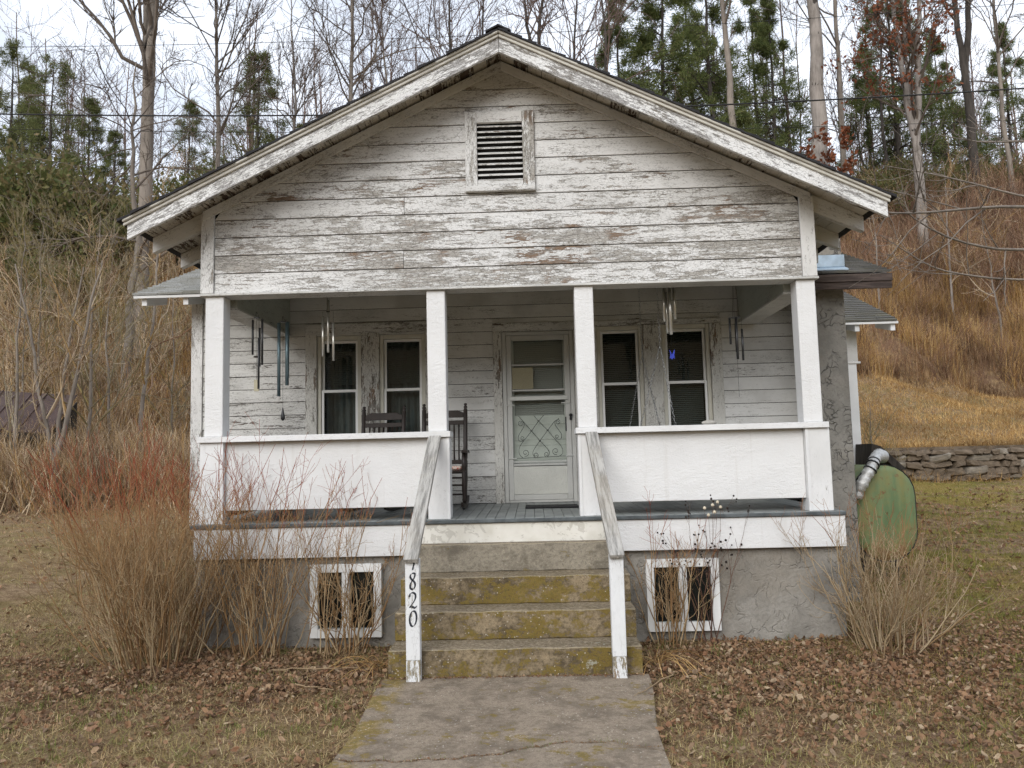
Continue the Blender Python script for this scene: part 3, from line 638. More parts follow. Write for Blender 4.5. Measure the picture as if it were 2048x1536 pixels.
# ---- front wall behind the porch
YB = 2.03
OPEN = [(-2.571, -0.955, 1.70, 3.425), (-0.266, 0.825, 1.15, 3.375), (0.865, 2.512, 1.70, 3.370)]
pit = 0.1605; z0 = 1.195
while z0 < 3.9:
    z1 = z0 + pit
    segs = [(-3.845, 3.84)]
    for a, b, c, d in OPEN:
        if z0 < d-0.03 and z1 > c+0.03:
            new = []
            for s in segs:
                if b <= s[0] or a >= s[1]: new.append(s)
                else:
                    if s[0] < a: new.append((s[0], a))
                    if s[1] > b: new.append((b, s[1]))
            segs = new
    for a, b, c, d in OPEN:
        if z0 < d-0.03 and z1 > d+0.012: lap('wall_board', a, b, a, b, d, min(z1, 3.93), YB, M['porch_siding'], H, rnd.uniform(0.25, 0.35))
    for s in segs:
        if s[1]-s[0] < 0.02: continue
        w = rnd.uniform(0.24, 0.38)
        if s[0] < -3: w = rnd.uniform(0.34, 0.55) if z0 < 2.5 else rnd.uniform(0.24, 0.36)
        if s[1] > 3: w = rnd.uniform(0.16, 0.28)
        if -1 < s[0] < -0.2 and z0 < 1.9: w += 0.1
        lap('wall_board', s[0], s[1], s[0], s[1], z0, min(z1, 3.93), YB, M['porch_siding'], H, w)
    z0 = z1
for sp in ((-3.9, -2.5), (-1.0, -0.2), (0.8, 0.9), (2.45, 3.84)):
    box('wall_sheathing', sp[0], sp[1], YB+0.016, YB+0.03, 1.15, 3.93, M['dark'], H, 0)
box('wall_sheathing', -2.5, 2.45, YB+0.016, YB+0.03, 3.36, 3.93, M['dark'], H, 0)
box('corner_board', -3.985, -3.848, YB-0.03, YB+0.02, 0.95, 3.72, M['trim_z'], H, 0.003, 0.48)
box('corner_board', 3.842, 3.93, YB-0.03, YB+0.02, 0.95, 3.72, M['trim_z'], H, 0.003, 0.4)
# side walls and back of the house
for sg, xw in ((-1, -3.97), (1, 3.90)):
    z0 = 1.1
    while z0 < 5.0:
        yy0, yy1 = YB+0.03, 8.3
        if z0 > 3.7:
            tt = (z0-3.7)/0.40; yy0, yy1 = YB+0.03+tt*0.98, 8.3-tt*0.98
        if yy1-yy0 < 0.3: break
        V = boxv(min(xw, xw-sg*0.02), max(xw, xw-sg*0.02), yy0, yy1, z0+0.003, z0+pit-0.003)
        V[:4, 0] += sg*0.01
        hexa('side_wall_board', V, M['siding'], H, 0, rnd.uniform(0.35, 0.5)); z0 += pit
box('rear_wall', -3.94, 3.87, 8.3, 8.36, 1.0, 3.8, M['siding'], H, 0, 0.4)

# ---- windows
def sheet(name, x0, x1, y, z0, z1, mat, parent):
    return npobj(name, np.array([[x0, y, z0], [x1, y, z0], [x1, y, z1], [x0, y, z1]]), np.array([[0, 1, 2, 3]]), mat, parent)
def window(x0, x1, z0, z1, blind_mat, curtain=False):
    w = empty('window', (0, 0, 0), 0, H)
    zm = 2.597; y = YB - 0.005
    joined('frame', [boxv(x0, x0+0.045, y, y+0.09, z0, z1), boxv(x1-0.045, x1, y, y+0.09, z0, z1), boxv(x0+0.046, x1-0.046, y, y+0.09, z1-0.05, z1), boxv(x0+0.046, x1-0.046, y, y+0.09, z0, z0+0.05)], M['vinyl_cream'], w, bev=0.004)
    a, b = x0+0.0475, x1-0.0475
    def sash(zb, zt, yy):
        s = joined('sash', [boxv(a, a+0.03, yy, yy+0.03, zb, zt), boxv(b-0.03, b, yy, yy+0.03, zb, zt), boxv(a+0.0305, b-0.0305, yy, yy+0.03, zt-0.032, zt), boxv(a+0.0305, b-0.0305, yy, yy+0.03, zb, zb+0.032)], M['vinyl'], w, bev=0.003)
        sheet('pane', a+0.030, b-0.030, yy+0.014, zb+0.031, zt-0.031, M['glass'], w)
    sash(zm-0.012, z1-0.052, y+0.050); sash(z0+0.052, zm+0.015, y+0.016)
    # slatted blind behind the glass
    bl = []
    zz = z0+0.10 if not curtain else zm+0.1
    while zz < z1-0.08:
        v = boxv(a+0.02, b-0.02, YB+0.155, YB+0.175, -0.0012, 0.0012); v[:, 2] += zz + (v[:, 1]-YB-0.165)*0.75; bl.append(v); zz += 0.024
    joined('blind', bl, blind_mat, w)
    if curtain:
        xs_ = np.linspace(a+0.01, b-0.01, 40); yv = YB+0.22 + 0.018*np.sin(xs_*70)
        V = np.concatenate([np.stack([xs_, yv, np.full(40, z0)], 1), np.stack([xs_, yv, np.full(40, z1)], 1)])
        i = np.arange(39); npobj('curtain', V, np.stack([i, i+1, i+41, i+40], 1), M['curtain'], w)
    return w
WZ0, WZ1 = 1.90, 3.275
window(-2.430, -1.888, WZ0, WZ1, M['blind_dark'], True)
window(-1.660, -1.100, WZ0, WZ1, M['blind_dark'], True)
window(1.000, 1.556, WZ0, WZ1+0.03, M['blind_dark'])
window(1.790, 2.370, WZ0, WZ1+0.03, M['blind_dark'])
# near-black box, paints the unlit room behind the windows
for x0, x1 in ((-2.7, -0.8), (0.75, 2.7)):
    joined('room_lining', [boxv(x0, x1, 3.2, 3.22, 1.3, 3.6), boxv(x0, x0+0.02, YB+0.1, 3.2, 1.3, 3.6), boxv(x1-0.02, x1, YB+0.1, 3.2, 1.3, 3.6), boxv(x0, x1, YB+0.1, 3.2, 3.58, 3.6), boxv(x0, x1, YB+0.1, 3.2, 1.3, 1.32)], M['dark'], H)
# window and door casings
def casing(x0, x1, z0, z1, wear, m='porch_trim'):
    box('casing', x0, x1, YB-0.034, YB+0.06, z0, z1, M[m], H, 0.003, wear)
casing(-2.571, -2.432, 1.86, 3.30, 0.50); casing(-1.886, -1.662, 1.86, 3.30, 0.62); casing(-1.098, -0.955, 1.86, 3.30, 0.50)
casing(-2.571, -0.955, 3.302, 3.425, 0.48, 'porch_siding'); casing(-2.430, -1.888, 3.277, 3.300, 0.4, 'porch_siding'); casing(-1.660, -1.100, 3.277, 3.300, 0.4, 'porch_siding'); casing(-2.60, -0.93, 1.80, 1.858, 0.4, 'porch_siding'); casing(-2.571, -0.955, 1.70, 1.798, 0.4, 'porch_siding')
casing(0.865, 0.998, 1.86, 3.305, 0.45); casing(1.558, 1.788, 1.86, 3.305, 0.52); casing(2.372, 2.512, 1.86, 3.305, 0.50)
casing(0.865, 2.512, 3.307, 3.37, 0.5, 'porch_siding'); casing(0.84, 2.54, 1.80, 1.858, 0.4, 'porch_siding'); casing(0.865, 2.512, 1.70, 1.798, 0.4, 'porch_siding')
casing(-0.266, -0.162, 1.19, 3.268, 0.50); casing(0.716, 0.825, 1.19, 3.268, 0.46); casing(-0.266, 0.825, 3.270, 3.375, 0.46, 'porch_siding')

# ---- storm door
DR = empty('storm_door', (0, 0, 0), 0, H)
dx0, dx1, dz0, dz1 = -0.160, 0.714, 1.193, 3.266; yd = YB-0.012
def dX(zx): return 0.277 + (zx-385)/671.0
def dZ(zy): return 3.265-(zy-95)*0.001584
joined('door_frame', [boxv(dx0, dx0+0.05, yd, yd+0.05, dz0, dz1), boxv(dx1-0.05, dx1, yd, yd+0.05, dz0, dz1), boxv(dx0+0.051, dx1-0.051, yd, yd+0.05, dz1-0.045, dz1), boxv(dx0+0.051, dx1-0.051, yd-0.01, yd+0.05, dz0, dz0+0.028)], M['aluminium'], DR, bev=0.004)
ix0, ix1 = dx0+0.053, dx1-0.053
joined('door_leaf', [boxv(ix0, ix0+0.060, yd+0.006, yd+0.04, dz0+0.03, dz1-0.048), boxv(ix1-0.066, ix1, yd+0.006, yd+0.04, dz0+0.03, dz1-0.048),
        boxv(ix0+0.061, ix1-0.067, yd+0.006, yd+0.04, dz1-0.11, dz1-0.048), boxv(ix0+0.061, ix1-0.067, yd+0.006, yd+0.04, dz0+0.03, dz0+0.095)], M['aluminium'], DR, bev=0.004)
gx0, gx1 = ix0+0.062, ix1-0.068
for zy, th, yo, m in ((353, 0.022, 0.0, 'aluminium'), (549, 0.022, 0.0, 'aluminium'), (612, 0.05, -0.012, 'alu_bright'), (1096, 0.018, -0.004, 'alu_bright'), (1118, 0.024, -0.002, 'aluminium')):
    e_ = 0.035 if m == 'alu_bright' and zy == 612 else 0.0
    box('rail', gx0-e_, gx1+e_, yd+yo, yd+0.035, dZ(zy)-th/2, dZ(zy)+th/2, M[m], DR, 0.003)
box('kick_plate', gx0-0.006, gx1+0.006, yd+0.012, yd+0.03, dz0+0.097, dZ(1131), M['kick'], DR, 0.002)
sheet('pane', gx0, gx1, yd+0.022, dZ(1086), dZ(165), M['glass_door'], DR)
# inner door with its own blind
box('inner_door', -0.10, 0.66, YB+0.085, YB+0.12, 1.2, dZ(742), M['inner_door'], DR, 0.004)
for zy in (806, 925, 968): box('panel_moulding', -0.06, 0.62, YB+0.078, YB+0.0845, dZ(zy)-0.006, dZ(zy)+0.006, M['inner_door'], DR, 0.002)
joined('inner_frame', [boxv(-0.10, -0.02, YB+0.085, YB+0.12, dZ(741), 3.25), boxv(0.58, 0.66, YB+0.085, YB+0.12, dZ(741), 3.25), boxv(-0.019, 0.579, YB+0.085, YB+0.12, 3.17, 3.25)], M['inner_door'], DR, bev=0.004)
bl = []; zz = dZ(735)
while zz < 3.16:
    v = boxv(-0.015, 0.575, YB+0.09, YB+0.114, -0.0012, 0.0012); v[:, 2] += zz + (v[:, 1]-YB-0.1)*0.9; bl.append(v); zz += 0.024
joined('blind', bl, M['blind'], DR)
box('blind_backing', -0.02, 0.58, YB+0.13, YB+0.14, dZ(741), 3.2, M['blind_dark'], DR, 0)
tag(box('paper_notice', dX(170), dX(342), yd+0.0255, yd+0.027, dZ(538), dZ(372), M['paper'], DR, 0), 'tan paper notice taped inside the storm door glass')
# scrolled wire grille
def spiral(cx, cz, r, a0, turns, sgn, n=22):
    t = np.linspace(0, 1, n); a = a0 + sgn*t*turns*2*np.pi; rr = r*(1-0.72*t)
    return np.stack([cx + rr*np.cos(a), cz + rr*np.sin(a)], 1)
gr = []
def ln(*p): gr.append(np.array([(dX(a), dZ(b)) for a, b in p]))
ln((215, 745), (318, 862), (385, 938)); ln((420, 745), (378, 788), (318, 862), (250, 940)); ln((340, 745), (378, 788), (450, 860), (520, 945))
ln((545, 770), (500, 800), (450, 860), (385, 938)); ln((185, 1068), (250, 1068), (575, 1058), (640, 1055)); ln((185, 662), (300, 664), (570, 652))
def curve_to(p0, p1, p2, p3, n=16):
    t = np.linspace(0, 1, n)[:, None]; P = [np.array((dX(a), dZ(b))) for a, b in (p0, p1, p2, p3)]
    gr.append((1-t)**3*P[0] + 3*(1-t)**2*t*P[1] + 3*(1-t)*t*t*P[2] + t**3*P[3])
curve_to((385, 938), (345, 990), (300, 1030), (340, 1062)); curve_to((385, 938), (430, 990), (490, 1030), (440, 1060))
curve_to((250, 940), (205, 985), (195, 1040), (245, 1065)); curve_to((520, 945), (570, 985), (590, 1040), (535, 1060))
curve_to((230, 785), (290, 800), (250, 840), (215, 890)); curve_to((215, 890), (200, 925), (215, 950), (250, 935)); curve_to((530, 780), (480, 800), (530, 840), (560, 890)); curve_to((560, 890), (570, 925), (550, 940), (520, 925))
for cx, cz, r, a0, s in ((265, 1028, 30, -1.9, 1), (348, 1046, 22, -1.7, 1), (435, 1043, 22, -1.4, -1), (510, 1020, 30, -1.2, -1), (232, 806, 22, 1.8, 1), (532, 798, 22, 1.4, -1), (240, 916, 18, -1.5, 1), (525, 910, 18, -1.6, -1)):
    gr.append(spiral(dX(cx), dZ(cz), r/671.0, a0, 1.25, s))
parts_ = []
for p in gr:
    P3 = np.stack([p[:, 0], np.full(len(p), yd+0.010), p[:, 1]], 1); parts_.append(tubes(P3[None], np.full((1, len(p)), 0.0034), 4))
V, F, _ = merge(parts_); npobj('scroll_grille', V, F, M['grille'], DR, True)
for zx, zy in ((378, 788), (318, 862), (450, 860), (385, 938)):
    box('collar', dX(zx)-0.012, dX(zx)+0.012, yd+0.004, yd+0.016, dZ(zy)-0.010, dZ(zy)+0.010, M['grille'], DR, 0.004)
for zx, zy in ((150, 662), (600, 652), (160, 1069), (622, 1056)):
    box('grille_clip', dX(zx)-0.052, dX(zx)+0.052, yd-0.006, yd+0.004, dZ(zy)-0.008, dZ(zy)+0.008, M['alu_bright'], DR, 0.003)
hx, hz = dX(640), dZ(758)
joined('door_handle', [boxv(hx-0.014, hx+0.014, yd-0.022, yd+0.005, hz-0.045, hz+0.035), boxv(hx-0.02, hx+0.02, yd-0.05, yd-0.022, hz+0.0, hz+0.032)], M['iron'], DR, bev=0.006)
box('closer_bar', ix1-0.072, ix1-0.058, yd-0.004, yd+0.005, dZ(870), dZ(760), M['iron'], DR, 0.003)

# ---- basement windows
def cellar(x0, x1, z0, z1):
    w = empty('basement_window', (0, 0, 0), 0, H); y = -0.045
    xm = (x0+x1)/2; f = 0.075
    joined('frame', [boxv(x0, x0+f, y, y+0.09, z0, z1), boxv(x1-f, x1, y, y+0.09, z0, z1), boxv(x0+f+0.001, x1-f-0.001, y, y+0.09, z1-f, z1), boxv(x0+f+0.001, x1-f-0.001, y, y+0.09, z0, z0+f+0.01)], M['vinyl'], w, bev=0.004)
    joined('mullion', [boxv(xm-0.038, xm-0.002, y+0.006, y+0.08, z0+f+0.011, z1-f-0.001), boxv(xm+0.002, xm+0.038, y-0.004, y+0.08, z0+f+0.011, z1-f-0.001)], M['vinyl'], w, bev=0.003)
    for a, b in ((x0+f, xm-0.038), (xm+0.038, x1-f)):
        sheet('pane', a, b, y+0.04, z0+f, z1-f, M['glass'], w)
    box('cellar_dark_backing', x0+0.02, x1-0.02, y+0.058, y+0.063, z0+0.02, z1-0.02, M['dark'], w, 0)  # near-black sheet paints the unlit cellar behind the panes
cellar(-1.955, -1.275, 0.085, 0.765); cellar(1.215, 1.895, 0.085, 0.748)

# ---- main roof behind the porch: front slope with lapped courses of tabs
def tab_roof(x0, x1, y0, z0, slope, rows, expo, mat, tabw=0.30):
    c = math.cos(math.atan(slope)); s = math.sin(math.atan(slope))
    for r in range(rows):
        bx = []; off = rnd.uniform(0, tabw)
        x = x0 - off
        while x < x1:
            a, b = max(x+0.002, x0), min(x+tabw-0.002, x1); x += tabw
            if b-a < 0.03: continue
            up0, up1 = r*expo - rnd.uniform(0, 0.006), (r+1)*expo + 0.03
            t0 = 0.018 + rnd.uniform(0, 0.008)
            v = np.array([[q, y0+up0*c - 0.0*s, z0+up0*s] for q in (a, b)] + [[q, y0+up1*c, z0+up1*s] for q in (b, a)])
            base = np.concatenate([v + [0, 0, 0.004], v + [0, 0, 0.0]]); base[4:6] += [0, -s*t0, c*t0+0.010]; base[6:8] += [0, 0, 0.008]
            bx.append(base)
        joined('shingle_course', bx, mat, H)
tab_roof(-4.48, -2.9, 1.50, 3.742, 0.40, 21, 0.135, M['shingle_pale'])
tab_roof(2.9, 4.376, 1.50, 3.762, 0.40, 21, 0.135, M['shingle_moss'])
tab_roof(-2.9, 2.9, 2.6, 4.19, 0.40, 16, 0.16, M['shingle_moss'], 0.9)
def deck(x0, x1, y0, z0, y1, slope, mat, th=0.03):
    V = boxv(x0, x1, y0, y1, -th, 0.0); V[:, 2] += z0 + (V[:, 1]-y0)*slope
    return hexa('roof_deck', V, mat, H, 0)
deck(-4.47, -3.0, 1.505, 3.738, 5.0, 0.40, M['siding']); deck(2.96, 4.366, 1.505, 3.738, 5.0, 0.40, M['siding']); deck(-2.999, 2.959, 2.3, 4.056, 5.0, 0.40, M['siding'])
V = boxv(-4.47, 4.366, 5.0, 8.8, -0.03, 0.02); V[:, 2] += 5.14 - (V[:, 1]-5.0)*0.40; hexa('rear_roof', V, M['shingle_moss'], H, 0)
for x in (-4.335, -3.84):
    V = boxv(x-0.062, x-0.0, 1.56, 2.1, -0.135, -0.034); V[:, 2] += 3.74 + (V[:, 1]-1.505)*0.40; V[2:4, 2] -= 0.10; hexa('rafter_tail', V, M['fresh'], H, 0.004)
# brown fascia on the right eave, chimney through the roof
joined('eave_fascia', [boxv(2.9, 4.372, 1.47, 1.502, 3.655, 3.745)], M['brown_fascia'], H, bev=0.004)
joined('eave_fascia', [boxv(2.9, 4.366, 1.482, 1.502, 3.572, 3.653)], M['brown_fascia'], H, bev=0.004)
box('chimney', 3.38, 3.905, 1.72, 2.25, -0.4, 4.75, M['chimney_stucco'], H, 0.012)
box('chimney_cap', 3.34, 3.945, 1.68, 2.29, 4.752, 4.84, M['chimney_stucco'], H, 0.01)
V = boxv(3.50, 3.925, 1.695, 1.712, 3.885, 4.03); hexa('chimney_flashing', V, M['flashing'], H, 0.004)
V = boxv(3.50, 3.93, 1.60, 1.712, 3.862, 3.884); V[:, 2] += (V[:, 1]-1.70)*0.4; hexa('chimney_flashing', V, M['flashing'], H, 0.003)

# ---- right wing set back behind the chimney
tab_roof(3.9, 5.80, 4.5, 3.663, 0.42, 17, 0.14, M['shingle_moss'])
deck(3.9, 5.79, 4.505, 3.657, 7.6, 0.42, M['siding'])
for x in (5.20, 5.74):
    V = boxv(x-0.05, x+0.02, 4.55, 5.1, -0.155, -0.035); V[:, 2] += 3.66 + (V[:, 1]-4.505)*0.42; V[2:4, 2] -= 0.10; hexa('rafter_tail', V, M['fresh'], H, 0.004)
z0 = 1.50
while z0 < 3.75:
    lap('wing_wall_board', 3.92, 5.02, 3.92, 5.02, z0, z0+pit, 5.0, M['siding'], H, 0.35); z0 += pit
box('wing_corner_board', 5.16, 5.33, 4.955, 5.02, 3.11, 3.80, M['siding'], H, 0.003, 0.2)
box('wing_corner_board', 5.02, 5.155, 4.97, 5.02, 3.11, 3.80, M['siding'], H, 0.003, 0.3)
box('wing_ledge', 4.98, 5.36, 4.93, 5.03, 3.075, 3.108, M['siding'], H, 0.003, 0.2)
V = boxv(5.0, 5.30, 4.95, 5.02, 1.50, 3.074); V[:4, 0] += 0.0; hexa('wing_panel', V, M['fresh'], H, 0.003)
box('wing_side_wall', 5.24, 5.30, 5.03, 7.4, 1.2, 3.8, M['siding'], H, 0, 0.3)
box('wing_base', 3.9, 5.31, 4.97, 7.4, -0.2, 1.495, M['green_base'], H, 0.01)

# ---- concrete steps
ST = empty('concrete_steps', (0, -1.22, 0)); tag(ST, 'four concrete steps mottled with yellow lichen leading up to the porch', 'steps')
ry = [-1.22, -0.89, -0.56, -0.23]; rz = [0.0, 0.23, 0.46, 0.695, 0.945]
for k in range(4):
    x0, x1 = (-1.005, 1.005)
    if k == 3: x0, x1 = -0.97, 0.93
    n = 40
    # slightly worn front edge
    V = boxv(x0, x1, ry[k]+1.22, 1.22-0.065, rz[k]+(0.001 if k else -0.12), rz[k+1])
    o = hexa('step', V, M['step_top'] if k == 3 else M['step'], ST, 0.006)
    bm = bmesh.new(); bm.from_mesh(o.data)
    bmesh.ops.subdivide_edges(bm, edges=[e for e in bm.edges if e.calc_length() > 0.6], cuts=24, use_grid_fill=True)
    for v in bm.verts:
        if v.co.y < ry[k]+1.22+0.05: v.co.y += 0.006*math.sin(v.co.x*9+k) + 0.004*math.sin(v.co.x*31+k*2); v.co.z += 0.003*math.sin(v.co.x*14+k*3)
    bm.to_mesh(o.data); bm.free()

# ---- hand rails
def handrail(x0, x1, xt0, xt1, digits, label):
    r = empty('handrail', ((x0+x1)/2, -1.30, 0.0)); tag(r, label, 'handrail', 'step handrails')
    cx = (x0+x1)/2
    o = box('newel_post', x0-cx, x1-cx, -0.045, 0.045, 0.181, 0.955, M['newel'], r, 0.004, 0.34)
    box('newel_foot', x0-cx, x1-cx, -0.045, 0.045, 0.015, 0.180, M['newel'], r, 0.004, 0.78)
    a = np.array([(xt0+xt1)/2-cx, 1.30-0.055, 1.945]); b = np.array([0.002 if x0 > 0 else -0.005, -0.085, 0.945])
    d = a-b; L = np.linalg.norm(d); d /= L; side = np.cross(d, [0, 0, 1.0]); side /= np.linalg.norm(side); up = np.cross(side, d)
    me = mesh_np('rail', boxv(-0.058, 0.058, 0, L, -0.02, 0.02), BOXF)
    # plumb top cut against the porch post
    bevel_me(me, 0.004)
    q = link('rail', me, M['grey_wood'], r)
    q.matrix_local = Matrix(((side[0], d[0], up[0], b[0]), (side[1], d[1], up[1], b[1]), (side[2], d[2], up[2], b[2]), (0, 0, 0, 1)))
    return r, cx
r1, cx1 = handrail(-0.842, -0.732, -0.80, -0.69, True, 'left handrail, weathered plank on a white newel painted with house number')
r2, cx2 = handrail(0.760, 0.868, 0.69, 0.80, False, 'right handrail, weathered plank on a plain white newel without a number')
# painted house number, brush strokes with a slanted nib
def digit(pts, cx, cz, w, h):
    p = np.array(pts, float); p = np.stack([cx + (p[:, 0]-0.5)*w, cz + (p[:, 1]-0.5)*h], 1)
    # resample smoothly
    t = np.linspace(0, len(p)-1, 60); i = np.clip(t.astype(int), 0, len(p)-2); f = (t-i)[:, None]
    pm = np.vstack([p[:1]*2-p[1:2], p, p[-1:]*2-p[-2:-1]])
    a, b, c, d = pm[i], pm[i+1], pm[i+2], pm[i+3]
    return 0.5*((2*b) + (-a+c)*f + (2*a-5*b+4*c-d)*f**2 + (-a+3*b-3*c+d)*f**3)
th = np.linspace(0, 2*np.pi, 17)
eight = [(0.86, 0.93), (0.62, 1.0), (0.28, 0.93), (0.20, 0.76), (0.42, 0.60), (0.72, 0.46), (0.82, 0.24), (0.58, 0.02), (0.24, 0.08), (0.16, 0.28), (0.36, 0.48), (0.66, 0.66), (0.84, 0.92)]
two = [(0.12, 0.72), (0.18, 0.92), (0.48, 1.0), (0.78, 0.90), (0.80, 0.66), (0.55, 0.38), (0.15, 0.10), (0.45, 0.12), (0.75, 0.02), (0.92, 0.16)]
zero = [(0.5+0.40*math.sin(a)+0.06*math.cos(a), 0.5+0.5*math.cos(a)) for a in th]
stub = [(0.75, 1.0), (0.72, 0.7), (0.6, 0.35), (0.52, 0.0)]
parts_ = []
for pts, cz, w, h in ((eight, 0.785, 0.060, 0.128), (two, 0.638, 0.066, 0.122), (zero, 0.500, 0.066, 0.118), (stub, 0.903, 0.05, 0.06)):
    p = digit(pts, 0.004, cz, w, h)
    nib = np.array([0.0062, 0.0048]); tg = np.gradient(p, axis=0); tg /= np.linalg.norm(tg, axis=1, keepdims=True)+1e-9
    nr = np.stack([-tg[:, 1], tg[:, 0]], 1); sgn = np.sign((nr*nib).sum(1))[:, None]; sgn[sgn == 0] = 1
    off = nib[None]*0.8 + nr*sgn*0.0018
    a, b = p+off, p-off; n = len(p)
    V = np.concatenate([np.stack([a[:, 0], np.full(n, -0.0475), a[:, 1]], 1), np.stack([b[:, 0], np.full(n, -0.0475), b[:, 1]], 1)])
    i = np.arange(n-1); parts_.append((V, np.stack([i, i+n, i+n+1, i+1], 1)))
V, F, _ = merge(parts_); npobj('painted_number', V, F, M['paint_black'], r1)

# ---------------------------------------------------------------- things on the porch
def rocking_chair(loc, rz, label):
    c = empty('rocking_chair', loc, rz); tag(c, label, 'chair', 'rocking chairs on the porch')
    hw = 0.235
    # rear posts with turned finials; the back leans away from the street
    def turned(name, p0, p1, prof, seg=10):
        p0, p1 = np.array(p0), np.array(p1); d = p1-p0; L = np.linalg.norm(d)
        o = lathe(name, [(r, t*L) for r, t in prof], M['chair'], c, p0, seg)
        o.rotation_euler = Vector(d).to_track_quat('Z', 'Y').to_euler(); return o
    for s in (-1, 1):
        turned('back_post', (s*hw, 0.20, 0.07), (s*hw*1.04, 0.40, 1.21), [(0.0, 0), (0.018, 0.0), (0.024, 0.05), (0.020, 0.10), (0.026, 0.2), (0.026, 0.40), (0.021, 0.42), (0.026, 0.44), (0.024, 0.93), (0.016, 0.945), (0.024, 0.955), (0.022, 0.965), (0.012, 0.972), (0.020, 0.985), (0.018, 0.995), (0.0, 1.0)])
        turned('front_leg', (s*(hw+0.02), -0.27, 0.07), (s*(hw+0.02), -0.25, 0.62), [(0.0, 0), (0.016, 0), (0.025, 0.08), (0.019, 0.12), (0.027, 0.25), (0.025, 0.60), (0.018, 0.64), (0.027, 0.7), (0.02, 1.0), (0, 1.0)])
        # curved rocker
        y = np.linspace(-0.46, 0.62, 13); z = 0.022 + 0.20*((y-0.02)**2)
        P = np.stack([np.full(13, s*(hw+0.01)), y, z], 1)
        V = np.concatenate([P + [-0.014, 0, -0.022], P + [0.014, 0, -0.022], P + [0.014, 0, 0.026], P + [-0.014, 0, 0.026]])
        i = np.arange(12); F = [np.stack([a*13+i, b*13+i, b*13+i+1, a*13+i+1], 1) for a, b in ((0, 1), (1, 2), (2, 3), (3, 0))]
        F.append(np.array([[0, 39, 26, 13], [12, 25, 38, 51]])); npobj('rocker', V, np.concatenate(F), M['chair'], c)
        # arm with a broad scooped front
        y = np.linspace(-0.33, 0.28, 9); w = np.array([0.030, 0.045, 0.048, 0.042, 0.034, 0.028, 0.025, 0.022, 0.02])
        xx = s*(hw+0.035 - 0.02*sstep(-0.1, 0.28, y))
        V = np.concatenate([np.stack([xx-w, y, np.full(9, 0.62)], 1), np.stack([xx+w, y, np.full(9, 0.62)], 1), np.stack([xx+w*0.85, y, np.full(9, 0.652)], 1), np.stack([xx-w*0.85, y, np.full(9, 0.652)], 1)])
        i = np.arange(8); F = [np.stack([a*9+i, b*9+i, b*9+i+1, a*9+i+1], 1) for a, b in ((0, 1), (1, 2), (2, 3), (3, 0))]; F.append(np.array([[0, 27, 18, 9], [8, 17, 26, 35]]))
        npobj('arm', V, np.concatenate(F), M['chair'], c)
    def yb(z): return 0.20 + 0.20*(z-0.07)/1.14
    # crest rail with clipped shoulders, second rail, lower rail
    def rail(z0, z1, crest=False):
        y = yb((z0+z1)/2); a = hw
        poly = [(-a, z0), (a, z0), (a, z1-(0.035 if crest else 0)), (a*0.66, z1), (-a*0.66, z1), (-a, z1-(0.035 if crest else 0))]
        o = prism('back_rail', poly, y-0.012, y+0.012, M['chair'], c, 0, 0.003)
    rail(1.04, 1.125, True); rail(0.955, 1.005); rail(0.50, 0.545)
    for k in range(7):
        x = -0.165 + 0.055*k
        tube_obj('spindle', [(x, yb(0.545), 0.545), (x, yb(0.955), 0.955)], 0.0105, M['chair'], c, 6)
    box('seat', -hw-0.015, hw+0.015, -0.27, 0.20, 0.395, 0.43, M['chair'], c, 0.012)
    box('cushion', -hw+0.02, hw-0.01, -0.25, 0.18, 0.431, 0.475, M['cushion'], c, 0.016)
    for z, y in ((0.35, -0.26), (0.27, -0.265), (0.17, -0.268)):
        tube_obj('stretcher', [(-hw-0.01, y, z), (0, y, z), (hw+0.01, y, z)], [0.010, 0.014, 0.010], M['chair'], c, 6)
    for s in (-1, 1):
        for z in (0.22, 0.32): tube_obj('side_stretcher', [(s*(hw+0.01), -0.26, z), (s*hw, 0.23, z)], 0.010, M['chair'], c, 6)
    return c
rocking_chair((-0.83, 1.33, ZFL+0.014), 0.02, 'dark brown rocking chair half hidden by post, beside the storm door')
rocking_chair((-1.60, 1.36, ZFL+0.006), -0.10, 'dark brown rocking chair behind half wall, in front of left windows')

# door mat
mt = box('door_mat', 0.09, 0.67, 1.02, 1.44, ZFL+0.018, ZFL+0.032, M['mat'], None, 0.004); tag(mt, 'small black rubber mat on porch floor before the door', 'doormat')

